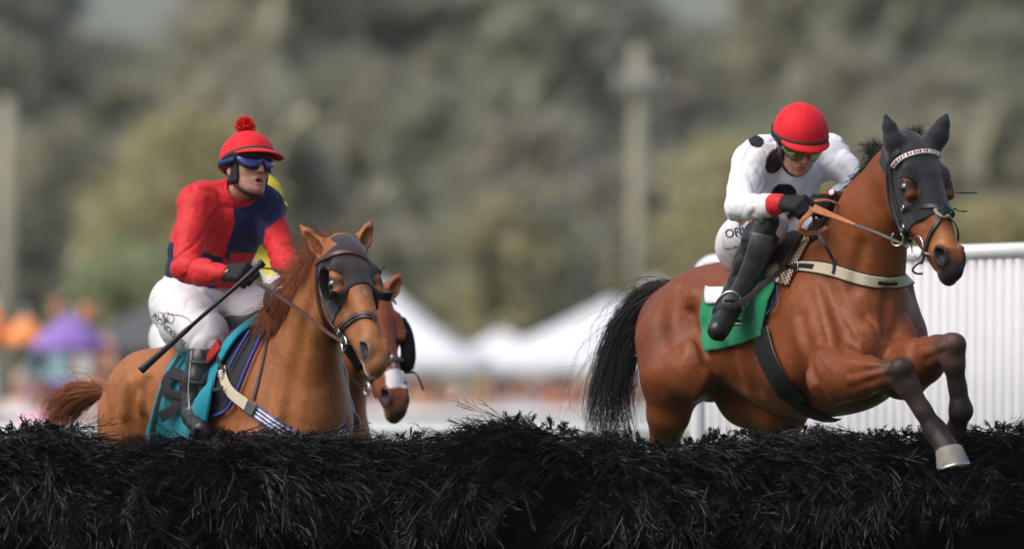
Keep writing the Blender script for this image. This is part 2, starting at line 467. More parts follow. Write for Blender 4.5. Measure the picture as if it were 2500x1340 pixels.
M['steel'] = mat('polished_steel', (.7, .7, .7), rough=.18, metal=1.)
M['brass'] = mat('dull_brass', (.55, .45, .3), rough=.3, metal=1.)
M['cream_webbing'] = mat('cream_webbing', (.60, .53, .40), rough=.8, spec=.2, var=.06, vscale=80, bump=.3, bscale=400, bdist=.002)
M['black_web'] = mat('black_elastic', (.010, .010, .011), rough=.6, spec=.3, var=.3, vscale=30, bump=.3, bscale=300, bdist=.002)
M['pom'] = mat('red_wool', (.85, .035, .03), rough=.95, spec=.05, var=.15, vscale=80)
M['red_cap'] = mat('red_stretch_cap', (.74, .013, .022), rough=.62, spec=.2, var=.05, vscale=25, bump=.2, bscale=500, bdist=.001, sheen=.08)
M['yellow_cap'] = mat('yellow_stretch_cap', (.75, .58, .04), rough=.6, spec=.25, var=.06, vscale=25)
M['grey_band'] = mat('grey_elastic_band', (.045, .045, .047), rough=.7, spec=.25, var=.1)
M['shell'] = mat('black_helmet_shell', (.012, .012, .013), rough=.4, spec=.4)
M['skin'] = mat('skin', rough=.5, spec=.4, var=.07, vscale=60, bump=.15, bscale=220, bdist=.002, attr=True, sss=.12)
M['silks'] = mat('racing_silks', rough=.58, spec=.3, var=.05, vscale=14, bump=.2, bscale=45, bdist=.008, attr=True, sheen=.05, bump2=.35, b2scale=9)
M['breeches'] = mat('white_breeches', (.70, .69, .715), rough=.62, spec=.3, var=.04, vscale=20, bump=.14, bscale=90, bdist=.006, bump2=.3, b2scale=9)
M['glove'] = mat('black_glove', (.010, .010, .012), rough=.7, spec=.3, var=.2, vscale=40, bump=.35, bscale=160, bdist=.004)
M['boot'] = mat('black_boot', (.014, .014, .015), rough=.33, spec=.5, var=.25, vscale=20, bump=.25, bscale=60, bdist=.006)
M['gaiter'] = mat('grey_gaiter', (.07, .07, .078), rough=.42, spec=.45, var=.2, vscale=25, bump=.3, bscale=50, bdist=.006)
M['ink'] = mat('dark_print', (.02, .022, .04), rough=.6, spec=.2)
M['gold_ink'] = mat('gold_print', (.62, .45, .14), rough=.5, spec=.3)
M['white_ink'] = mat('white_print', (.75, .75, .78), rough=.6, spec=.2)
M['grey_ink'] = mat('grey_print', (.42, .47, .45), rough=.6, spec=.2)
M['teal'] = mat('teal_number_cloth', (.006, .25, .34), rough=.6, spec=.25, var=.1, vscale=12, bump=.25, bscale=60, bdist=.008, sheen=.1)
M['green'] = mat('green_number_cloth', (.008, .24, .10), rough=.55, spec=.3, var=.08, vscale=10, bump=.2, bscale=50, bdist=.008, sheen=.1)
M['dark_vinyl'] = mat('dark_grey_digit', (.022, .022, .026), rough=.7, spec=.2, var=.15)
M['blue_pad'] = mat('blue_piping', (.04, .06, .30), rough=.6, spec=.3, var=.1, vscale=60)
M['pad'] = mat('dark_pad', (.03, .032, .038), rough=.8, spec=.2, var=.15, bump=.3, bscale=120, bdist=.003)
M['red_pad'] = mat('red_pad', (.33, .012, .015), rough=.6, spec=.25, var=.1)
M['hoof'] = mat('hoof_horn', (.21, .195, .17), rough=.5, spec=.35, var=.38, vscale=14, stretch=(1, 1, .25), bump=.25, bscale=60, bdist=.004)
M['white_metal'] = mat('white_plastic_rail', (.80, .80, .82), rough=.35, spec=.45, var=.03, vscale=8)
M['white_panel'] = mat('white_panel', (.62, .62, .645), rough=.5, spec=.3, var=.04, vscale=5)
M['brush'] = mat('black_brush_bristle', (.0062, .0061, .0072), rough=.45, spec=.26, var=.75, vscale=14)
M['brush_core'] = mat('black_brush_core', (.0012, .0012, .0014), rough=.9, spec=.05)
M['lens_blue'] = mat('blue_mirror_lens', (.012, .02, .20), rough=.06, metal=.55, spec=.8, coat=1)
M['lens_gold'] = mat('amber_lens', (.16, .13, .03), rough=.08, metal=.5, spec=.7, coat=1)
M['navy'] = mat('navy_strap', (.02, .05, .22), rough=.6, spec=.25)
M['whip'] = mat('whip_black', (.012, .012, .013), rough=.45, spec=.4, var=.2, vscale=60)
M['rubber_blue'] = mat('frothy_white', (.78, .78, .76), rough=.35, spec=.5, var=.1, vscale=120, bump=.6, bscale=220, bdist=.006)
M['fleece'] = mat('black_fleece', (.012, .012, .013), rough=.95, spec=.1, bump=1.0, bscale=140, bdist=.02)
# gingham pad: small checks woven in the cloth
def gingham():
    m = mat('checked_pad', (.5, .42, .3), rough=.85, spec=.15); nt = m.node_tree; b = nt.nodes['Principled BSDF']
    tc = nt.nodes.new('ShaderNodeUVMap'); tc.uv_map = 'UVMap'
    ck = nt.nodes.new('ShaderNodeTexChecker'); ck.inputs['Scale'].default_value = 1.0
    ck.inputs['Color1'].default_value = (.62, .50, .34, 1); ck.inputs['Color2'].default_value = (.10, .055, .04, 1)
    nt.links.new(tc.outputs[0], ck.inputs[0]); nt.links.new(ck.outputs[0], b.inputs['Base Color'])
    return m
M['gingham'] = gingham()
def lin(r, g, b):
    f = lambda c: (c / 255 / 12.92) if c <= 10 else ((c / 255 + .055) / 1.055) ** 2.4
    return np.array([f(r), f(g), f(b)])
def smoothstep(a, b, x):
    t = np.clip((x - a) / (b - a), 0, 1); return t * t * (3 - 2 * t)
def mixc(c, d, t): return c * (1 - t[..., None]) + np.asarray(d) * t[..., None]
# ------------------------------------------------------------------ setting
M['grass'] = mat('turf', (.055, .085, .025), rough=.9, spec=.1, var=.35, vscale=.6, bump=.6, bscale=9, bdist=.05)
M['foliage'] = mat('woodland', rough=.85, spec=.08, var=.25, vscale=.5, attr=True)
def translucent(m, k):
    nt = m.node_tree; b = nt.nodes['Principled BSDF']; o = [n for n in nt.nodes if n.type == 'OUTPUT_MATERIAL'][0]
    t = nt.nodes.new('ShaderNodeBsdfTranslucent'); x = nt.nodes.new('ShaderNodeMixShader'); x.inputs[0].default_value = k
    nt.links.new(b.inputs['Base Color'].links[0].from_socket, t.inputs[0]); nt.links.new(b.outputs[0], x.inputs[1]); nt.links.new(t.outputs[0], x.inputs[2]); nt.links.new(x.outputs[0], o.inputs[0])
translucent(M['foliage'], .62)
M['bark'] = mat('bark', (.16, .135, .11), rough=.9, spec=.1, var=.3, vscale=3, bump=.5, bscale=10)
M['pole_wood'] = mat('weathered_pole', (.38, .35, .26), rough=.85, spec=.15, var=.2, vscale=2, stretch=(1, 1, .1))
M['pale_metal'] = mat('pale_grey_metal', (.55, .56, .57), rough=.5, spec=.4)
M['tent_white'] = mat('white_canvas', (.80, .80, .83), rough=.7, spec=.2, var=.04, vscale=1)
M['tent_black'] = mat('black_canvas', (.02, .02, .022), rough=.8, spec=.2)
M['tent_grey'] = mat('grey_canvas', (.11, .108, .112), rough=.6, spec=.3)
M['barrier'] = mat('pale_board', (.66, .63, .60), rough=.7, spec=.2, var=.06, vscale=.8)
g = 900.0
V = np.array([[-g, -60, 0], [g, -60, 0], [g, g * 1.5, 0], [-g, g * 1.5, 0]], float)
tag(obj('ground', V, [(0, 1, 2, 3)], M['grass'], smooth=False), kind='structure')

def crown(rg, base, H, Rr, low, n, size, pal, seed, mix=.62):
    """leaf clumps through a crown volume -> verts, colours (quads)"""
    t = rg.rand(n) ** .8; z = low + (H - low) * t
    prof = np.sqrt(np.clip(1 - ((t - .42) / .62) ** 2, .03, 1)); a = rg.rand(n) * 6.283; q = np.sqrt(rg.rand(n))
    # clump centres give uneven outline
    k = 16; ct = rg.rand(k); ca = rg.rand(k) * 6.283; w_ = rg.randint(0, k, n)
    a = np.where(rg.rand(n) < .65, ca[w_] + rg.normal(size=n) * .35, a); z = np.where(rg.rand(n) < .5, low + (H - low) * np.clip(ct[w_] + rg.normal(size=n) * .07, 0, 1), z)
    t = (z - low) / (H - low); prof = np.sqrt(np.clip(1 - ((t - .42) / .62) ** 2, .03, 1))
    c = np.stack([np.cos(a) * q * Rr * prof, np.sin(a) * q * Rr * prof, z], 1) + base
    d1 = nrm(rg.normal(size=(n, 3))); d2 = nrm(np.cross(d1, rg.normal(size=(n, 3)))); s = (size * rg.uniform(.5, 1.3, n))[:, None]
    V = np.stack([c - d1 * s, c + d2 * s * .6, c + d1 * s, c - d2 * s * .6], 1).reshape(-1, 3)
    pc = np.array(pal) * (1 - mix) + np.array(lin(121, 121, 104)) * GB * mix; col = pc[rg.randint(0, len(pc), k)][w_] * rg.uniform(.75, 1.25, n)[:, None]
    return V, np.repeat(col, 4, 0)
PINE = [lin(110, 118, 94), lin(102, 110, 92), lin(116, 120, 96), lin(106, 112, 98)]
HARD = [lin(130, 126, 106), lin(136, 130, 104), lin(126, 120, 108), lin(138, 134, 106), lin(126, 116, 108)]
BARE = [lin(134, 122, 114), lin(126, 118, 112), lin(138, 126, 114), lin(128, 124, 108)]
YEL = [lin(156, 148, 104), lin(150, 142, 102), lin(160, 150, 108)]
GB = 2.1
rgw = np.random.RandomState(11); WV, WC, TB = [], [], MB()
def skygap(px): return abs(px - 330) < 340 or abs(px - 1735) < 240
for row, (D, n) in enumerate(((205, 20), (235, 24), (270, 30), (305, 34), (340, 40))):
    s = FPX / D; half = 1250 / s + 6
    for i in range(n):
        x = -half + 2 * half * (i + rgw.uniform(.1, .9)) / n; px = 1250 + x * s; y = D - 30 + rgw.uniform(-12, 12)
        kind = rgw.rand(); topz = 1.5 + 955 / s
        dark = (px < 900 and rgw.rand() < .55) or (px > 1600 and rgw.rand() < .5) or rgw.rand() < .3
        if row < 2: H = rgw.uniform(5, 9.5); pal = HARD if rgw.rand() < .6 else BARE
        elif row < 3: H = rgw.uniform(10, 15); pal = PINE if dark else (HARD if rgw.rand() < .6 else BARE)
        else: H = topz + rgw.uniform(1.5, 5); pal = PINE if (dark or rgw.rand() < .5) else HARD
        if skygap(px) and row >= 2: H = min(H, topz - (3.3 if row > 2 else 5.0)) + rgw.uniform(-1.6, 1.3)
        Rr = H * rgw.uniform(.16, .24) + .8; b = np.array([x, y, 0])
        v, c = crown(rgw, b, H, Rr, H * .08, int(420 + 30 * H), .66 + .02 * H, np.array(pal) * GB, i)
        WV.append(v); WC.append(c)
        TB.tube([b, b + [rgw.uniform(-.3, .3), 0, H * .5], b + [rgw.uniform(-.5, .5), 0, H * .92]], [.22, .15, .04], 6)
WV = np.concatenate(WV); WC = np.concatenate(WC); nq = len(WV) // 4
F = np.arange(len(WV)).reshape(-1, 4); tv, tf = TB.get()
Vall = np.concatenate([WV, tv]); Call = np.concatenate([WC, np.tile(lin(120, 108, 96), (len(tv), 1))])
faces = [tuple(q) for q in F] + [tuple(i + len(WV) for i in f) for f in tf]
o = obj('woods', Vall, faces, M['foliage'], col=Call, smooth=False)
tag(o, 'far mixed pine and hardwood woods standing behind the tents, out of focus', 'woods', kind='stuff')
# single spring trees that stand out of the wood
for k, (px, py, D, H, Rr, lab) in enumerate(((450, 330, 190, 8.4, 3.0, 'yellow green spring tree standing behind the red and navy jockey'),
                                            (1262, 440, 180, 6.2, 2.3, 'yellowish spring tree in the middle, left of the tall wooden pole'),
                                            (1830, 330, 195, 8.0, 3.6, 'broad olive yellow spring tree behind the jockey in white silks'),
                                            (320, 640, 150, 4.2, 1.7, 'small bright green bush behind the grey tent on the left'),
                                            (2430, 480, 185, 6.0, 2.2, 'low olive tree at the right edge above the white panel'))):
    s = FPX / D; b = np.array([(px - 1250) / s, D - 30, 0.0]); rt = thing('tree', b, lab, 'tree')
    v, c = crown(rgw, b, H, Rr, H * .2, 900, .42, np.array((YEL if k != 1 else YEL[:1] + HARD[:3]) if k != 3 else [lin(122, 130, 92), lin(130, 136, 94)]) * GB * .92, k, .4)
    obj('crown', v, np.arange(len(v)).reshape(-1, 4), M['foliage'], rt, col=c, smooth=False)
    mb = MB(); mb.tube([b, b + [.1, 0, H * .45], b + [-.1, .1, H * .85]], [.16, .11, .03], 8)
    for a in range(5):
        an = a * 1.26; p = b + [.05, 0, H * (.3 + .08 * a)]
        mb.tube([p, p + [math.cos(an) * Rr * .5, math.sin(an) * Rr * .5, H * .14]], [.06, .02], 6)
    mb.build('trunk', M['bark'], rt)

# utility poles
def pole(px, top, D, r, lab, arms):
    s = FPX / D; H = 1.5 + (955 - top) / s; b = np.array([(px - 1250) / s, D - 30, 0.0]); rt = thing('utility_pole', b, lab, 'pole')
    mb = MB(); mb.tube([b, b + [0, 0, H * .5], b + [0, 0, H]], [r, r * .93, r * .85], 16); mb.build('pole', M['pole_wood'], rt)
    if arms:
        z = 1.5 + (955 - 212) / s
        mb = MB(); mb.box(b + [0, -r - .06, z], (.42, .05, .06), bev=.01); arm = mb.build('crossarm', M['pole_wood'], rt)
        for q in (-.34, -.12, .12, .34):
            mb = MB(); p = b + [q, -r - .06, z + .06]
            mb.tube([p, p + [0, 0, .05], p + [0, 0, .10], p + [0, 0, .16]], [.06, .085, .06, .03], 10); mb.build('insulator', M['pale_metal'], rt)
        mb = MB(); p = b + [.30, -r - .1, 1.5 + (955 - 490) / s]; mb.tube([p - [0, 0, .16], p - [0, 0, .13], p + [0, 0, .13], p + [0, 0, .16]], [.10, .14, .14, .08], 14); mb.build('transformer', M['tent_black'], rt)
pole(1560, 112, 130, .155, 'tall weathered wooden pole with pale insulators above the white tents', True)
pole(18, 240, 120, .16, 'plain wooden pole at the left edge of the photo', False)

# tents
def tent(px, peak, eave, halfw, D, lab, roof, valance, yaw=12):
    s = FPX / D; c = np.array([(px - 1250) / s, D - 30, 0.0]); zp = 1.5 + (955 - peak) / s; ze = 1.5 + (955 - eave) / s
    rt = thing('tent', c, lab, 'tent', 'tents behind the racecourse'); ca, sa = math.cos(R(yaw)), math.sin(R(yaw))
    Q = lambda x, y, z: c + np.array([x * ca - y * sa, x * sa + y * ca, z])
    mb = MB(); n = 8; cs = [(-1, -1), (1, -1), (1, 1), (-1, 1)]
    for k in range(4):
        a, b = np.array(cs[k]), np.array(cs[(k + 1) % 4]); G = []
        for i in range(n + 1):
            t = i / n; row = []; sag = (1 - t) ** 1.35
            for j in range(7):
                e = a + (b - a) * j / 6; row.append(Q(*(e * halfw * t), ze + (zp - ze) * sag + .03))
            G.append(row)
        mb.grid(np.array(G)[:, ::-1], .004)
    mb.build('roof', roof, rt); mb = MB()
    for k in range(4):
        a, b = np.array(cs[k]) * halfw, np.array(cs[(k + 1) % 4]) * halfw
        G = np.array([[Q(*(a + (b - a) * j / 12), z - (.03 if j % 2 else 0) * (z < ze)) for z in (ze + .03, ze - .24)] for j in range(13)])
        mb.grid(G, .004)
    mb.build('valance', valance, rt)
    for k in range(4):
        p = np.array(cs[k]) * halfw * .97; mb = MB(); mb.tube([Q(*p, 0), Q(*p, ze)], .022, 8); mb.build('leg', M['pale_metal'], rt)
tent(935, 690, 880, 1.42, 105, 'white pyramid tent whose slope shows right of the hidden red bay horse', M['tent_white'], M['tent_white'], 4)
tent(1492, 732, 888, 2.3, 112, 'largest white tent, left of the bay horse tail', M['tent_white'], M['tent_white'], 3)
tent(1225, 808, 880, .95, 122, 'small low white tent peak between the two bigger white tents', M['tent_white'], M['tent_white'], 8)
tent(1598, 686, 850, 1.5, 135, 'farthest tall white tent peak above the bay horse tail', M['tent_white'], M['tent_white'], 10)
tent(445, 700, 862, 1.45, 86, 'grey roofed tent with black valance behind the chestnut horse', M['tent_grey'], M['tent_black'], -3)

# running rails and the low pale barrier in front of the crowd
def rail(y, thick, D, lab, name='running_rail'):
    s = FPX / D; z = 1.5 + (955 - y) / s; r = thick / s / 2; half = 1250 / s + 3; Y = D - 30
    rt = thing(name, (0, Y, 0), lab, 'rail'); mb = MB(); mb.tube([[-half, Y, z], [0, Y, z], [half, Y, z]], r, 14); mb.build('rail', M['white_metal'], rt)
    x = -half + .6
    while x < half:
        mb = MB(); mb.tube([[x, Y + .12, 0], [x, Y + .12, z * .6], [x, Y + .05, z * .9], [x, Y, z - r * .5]], [.035, .035, .032, .028], 8); mb.build('post', M['white_metal'], rt); x += 2.4
rail(1050, 30, 47, 'near white plastic running rail just above the brush, behind the horses')
rail(1009, 20, 66, 'farther thin white running rail in front of the crowd')
D = 80; s = FPX / D; half = 1250 / s + 3
rt = thing('barrier', (0, D - 30, 0), 'long pale crowd barrier board behind the running rails', 'barrier')
for i in range(8):
    x0 = -half + 2 * half * i / 8; mb = MB(); mb.box([x0 + half / 8, D - 30, .72], (half / 8 - .01, .02, .62), bev=.008); mb.build('board', M['barrier'], rt)

# wing of the fence: white tube frame with upright slats, on the right
A, B = U(1703, 640, 4.6), U(2600, 607, 2.9)
wing = thing('fence_wing', (A[0], A[1], 0), 'white slatted wing panel with a rounded tube frame behind the bay horse', 'fence')
d = nrm((B - A) * [1, 1, 0]); r0 = .026; top = lambda t: A + (B - A) * t
L = np.linalg.norm(B - A); path = [np.array([A[0], A[1], 0.0])] + [np.array([A[0], A[1], A[2] - .09 - k]) for k in (.6, .15, 0)]
for a in (15, 30, 45, 60, 75, 90): path.append(A + d * (.11 * (1 - math.cos(R(a)))) + np.array([0, 0, -.09 + .11 * math.sin(R(a)) - .02]))
path += [top(t) + [0, 0, 0] for t in (.12, .3, .6, 1.0)]
mb = MB(); mb.tube(path, .034, 14); mb.build('frame', M['white_metal'], wing)
mb = MB(); x = .08; nrmw = np.array([d[1], -d[0], 0])
G = []
while x < L:
    p = top(x / L); z1 = p[2] - .036
    for a in (-90, -60, -30, 0, 30, 60, 90):
        q = p + d * (.0245 * math.sin(R(a))) + nrmw * (.020 * math.cos(R(a))); G.append([[q[0], q[1], z] for z in (.15, .6, 1.2, z1)])
    x += .056
mb.grid(np.array(G), .004); mb.build('slats', M['white_panel'], wing)
mb = MB(); mb.tube([np.array([*(A + d * .05)[:2], .13]), np.array([*B[:2], .13])], .022, 10); mb.build('bottom_rail', M['white_metal'], wing)
M['red_tape'] = mat('red_tape', (.55, .03, .05), rough=.6)
p = U(1746, 990, 5.0); rt = thing('marker_pole', (p[0], p[1], 0), 'thin red marker pole seen under the belly of the bay horse', 'pole')
mb = MB(); mb.tube([[p[0], p[1], 0], [p[0], p[1], 1.55]], .012, 8); mb.build('pole', M['red_tape'], rt)

# spectators
def person_mesh(seed, arm):
    S = Shape(); a = np.array
    S.add(Ell((0, 0, 1.63), (.078, .095, .115)), .02).add(Cone(a([0, .01, 1.40]), .055, a([0, 0, 1.55]), .052), .03)
    S.add(Cone(a([0, 0, 1.32]), .15, a([0, 0, 1.0]), .135, (a([0, 1., 0]), .7)), .05)
    S.add(Cone(a([-.15, 0, 1.38]), .065, a([.15, 0, 1.38]), .065), .06)
    for sg in (1, -1):
        S.chain([(a([.09 * sg, 0, .95]), .105), (a([.10 * sg, -.01, .5]), .068), (a([.10 * sg, .02, .09]), .045), (a([.11 * sg, -.12, .04]), .035)], .03, None, .05)
        e = a([.26 * sg, .02, 1.10]); h_ = a([.24 * sg, -.12, .88]) if arm == 0 else (a([.12 * sg, -.22, 1.2]) if arm == 1 else a([.2 * sg, -.16, 1.45]))
        S.chain([(a([.19 * sg, 0, 1.38]), .058), (e, .045), (h_, .032), (h_ + nrm(h_ - e) * .09, .03)], .02, None, .04)
    S.add(Ell((0, .02, 1.68), (.092, .10, .085)), .01)
    V, Q = sdf_mesh(S, .024, smooth=1); z = V[Q].mean(1)
    arms_ = np.abs(z[:, 0]) > .225
    mi = np.where(z[:, 2] > 1.66, 3, np.where(z[:, 2] > 1.44, 0, np.where((z[:, 2] > .98) & ~(arms_ & (z[:, 2] < 1.0)), 1, np.where(z[:, 2] > .1, 2, 3))))
    mi = np.where(arms_ & (z[:, 2] < 1.02), 0, mi)
    ms = [M['sk'], M['cl0'], M['cl1'], M['hat0']]
    return _mesh('person', V, Q.ravel(), np.full(len(Q), 4), ms, matidx=mi)
cloth = {}
def cm(rgb):
    if rgb not in cloth: cloth[rgb] = mat('clothing', tuple(lin(*rgb)), rough=.8, spec=.2, var=.08)
    return cloth[rgb]
M['sk'] = mat('bare_skin', tuple(lin(205, 150, 125)), rough=.6); M['cl0'] = cm((200, 200, 205)); M['cl1'] = cm((70, 75, 95)); M['hat0'] = cm((90, 65, 45))
PM = [person_mesh(0, k) for k in range(3)]
crowd = [ # px, D, height, shirt, trousers, hat/hair, label
    (145, 70, 2.42, (176, 212, 218), (150, 120, 190), (130, 100, 80), 'spectator in a pale blue shirt standing tallest behind the purple parasol'),
    (215, 72, 2.36, (236, 176, 150), (220, 160, 140), (190, 130, 95), 'spectator in a peach top standing tall left of the grey tent'),
    (52, 74, 1.72, (230, 210, 210), (220, 190, 200), (196, 170, 150), 'spectator in a cream top at the far left below the orange parasol'),
    (104, 62, 1.60, (228, 170, 205), (226, 168, 204), (120, 70, 60), 'spectator in a pink dress below the purple parasol'),
    (232, 88, 1.74, (205, 150, 140), (120, 90, 90), (232, 214, 186), 'spectator in a cream hat and rose shirt left of the chestnut rump'),
    (300, 92, 1.74, (190, 185, 190), (110, 100, 110), (234, 218, 196), 'spectator in a wide cream hat and grey shirt right of the rose shirt'),
    (1045, 92, 1.70, (222, 170, 130), (180, 130, 110), (110, 70, 50), 'brown haired spectator in a tan shirt under the left white tent'),
    (1092, 96, 1.66, (92, 98, 150), (70, 70, 90), (196, 170, 150), 'spectator in a navy blue shirt beside the tan shirt'),
    (1118, 86, 1.52, (236, 150, 170), (220, 140, 150), (225, 190, 170), 'short spectator in a coral pink top near the middle'),
    (1178, 90, 1.66, (206, 176, 130), (160, 130, 110), (214, 180, 120), 'spectator with a straw hat and khaki shirt right of the coral top'),
    (1222, 98, 1.68, (150, 150, 180), (110, 100, 110), (90, 70, 60), 'spectator in a grey blue shirt left of a white shirt'),
    (1272, 90, 1.70, (232, 230, 240), (170, 150, 150), (150, 110, 90), 'spectator in a plain white shirt in front of the largest tent'),
    (1345, 92, 1.66, (196, 110, 90), (190, 100, 80), (130, 70, 50), 'spectator in a rust red shirt left of the dark haired one'),
    (1380, 88, 1.74, (206, 130, 100), (200, 120, 90), (60, 45, 40), 'dark haired spectator in an orange brown shirt by the horse tail'),
    (1432, 94, 1.70, (216, 214, 228), (150, 140, 150), (222, 196, 160), 'spectator in a lilac white shirt right of the orange brown shirt'),
    (1478, 98, 1.64, (190, 150, 130), (150, 110, 100), (232, 210, 170), 'spectator in a beige shirt and pale hat behind the horse tail'),
    (1020, 99, 1.66, (232, 226, 224), (190, 160, 150), (170, 130, 110), 'spectator in an off white shirt nearest the red bay horse'),
    (868, 88, 1.40, (226, 160, 205), (210, 150, 190), (180, 130, 110), 'spectator in a magenta pink top seen between the two horse heads'),
]
for i, (px, D, H, sh, tr, ha, lab) in enumerate(crowd):
    s = FPX / D; me = PM[i % 3]; o = link(bpy.data.objects.new('person', me)); lift = max(0, H - 1.84) if H > 2 else 0
    k = (H - lift) / 1.77; o.scale = (k * 1.05, k, k); o.location = ((px - 1250) / s, D - 30, lift); o.rotation_euler = (0, 0, rgw.uniform(-.7, .7))
    for q, c in enumerate((None, sh, tr, ha)):
        if c is not None: o.material_slots[q].link = 'OBJECT'; o.material_slots[q].material = cm(c)
    tag(o, lab, 'spectator', 'spectators behind the rails')
p = U(180, 955, 41); mb = MB(); plat = thing('platform', (p[0], p[1], 0), 'low wooden viewing platform under the two tallest spectators', 'platform')
mb.box([p[0], p[1], .53], (.62, .6, .03), bev=.005); mb.build('deck', M['pole_wood'], plat)
for sx in (-1, 1):
    for sy in (-1, 1):
        mb = MB(); mb.box([p[0] + sx * .55, p[1] + sy * .52, .25], (.04, .04, .25)); mb.build('leg', M['pole_wood'], plat)
def parasol(px, py, D, r, h, rgb, lab):
    s = FPX / D; z = 1.5 + (955 - py) / s; c = np.array([(px - 1250) / s, D - 30, 0]); rt = thing('parasol', c, lab, 'parasol')
    mb = MB(); n = 16; G = np.array([[c + [math.cos(a) * r * t, math.sin(a) * r * t, z + h * (1 - t ** 1.6) - (.04 if (j % 2 and t == 1) else 0)] for j, a in enumerate(np.linspace(0, 2 * math.pi, n + 1))] for t in (.02, .3, .6, .85, 1)])
    mb.grid(G, .003); mb.build('canopy', cm(rgb), rt); mb = MB(); mb.tube([c, c + [0, 0, z + h + .08]], .018, 8); mb.build('pole', M['pale_metal'], rt)
parasol(170, 852, 66, .36, .30, (152, 120, 196), 'purple parasol in front of the pale blue shirted spectator')
parasol(62, 838, 70, .24, .26, (250, 160, 100), 'orange parasol right of the pole at the left edge')
parasol(-14, 830, 70, .17, .34, (250, 150, 96), 'orange parasol cut off by the left photo edge')


# the rest of the crowd, one mass
rg = np.random.RandomState(5); CV, CF, CI, off = [], [], [], 0; pal = [(200, 150, 135), (120, 125, 165), (225, 200, 195), (110, 130, 120), (215, 212, 222), (110, 90, 90), (226, 160, 180), (150, 140, 130), (210, 198, 176)]
mats_ = [M['sk']] + [cm(c) for c in pal]
for i in range(120):
    me = PM[i % 3]; v = np.zeros(len(me.vertices) * 3); me.vertices.foreach_get('co', v); v = v.reshape(-1, 3)
    q = np.zeros(len(me.loops), np.int32); me.loops.foreach_get('vertex_index', q); mi = np.zeros(len(me.polygons), np.int32); me.polygons.foreach_get('material_index', mi)
    D = rg.uniform(104, 124); px = rg.uniform(-60, 1750); k = rg.uniform(.9, 1.0); CV.append(v * k + [(px - 1250) * D / FPX, D - 30, 0]); CF.append(q.reshape(-1, 4) + off); off += len(v)
    lut = np.array([0, rg.randint(1, 10), rg.randint(1, 10), rg.choice([6, 8, 9])]); CI.append(lut[mi])
o = obj('crowd', np.concatenate(CV), np.concatenate(CF), mats_, matidx=np.concatenate(CI)); tag(o, 'far crowd standing in the shade under and beside the tents', 'crowd', kind='stuff')


# spring haze between the camera and the woods
M['haze'] = bpy.data.materials.new('haze'); M['haze'].use_nodes = True; hn = M['haze'].node_tree
for n_ in list(hn.nodes):
    if n_.type == 'BSDF_PRINCIPLED': hn.nodes.remove(n_)
pv = hn.nodes.new('ShaderNodeVolumePrincipled'); pv.inputs['Color'].default_value = (.97, .97, 1.0, 1); pv.inputs['Density'].default_value = .00018
hn.links.new(pv.outputs[0], [n_ for n_ in hn.nodes if n_.type == 'OUTPUT_MATERIAL'][0].inputs['Volume'])
mb = MB(); mb.box([0, 175, 13.5], (120, 215, 14.5)); tag(mb.build('haze', M['haze'], smooth=False), kind='stuff')
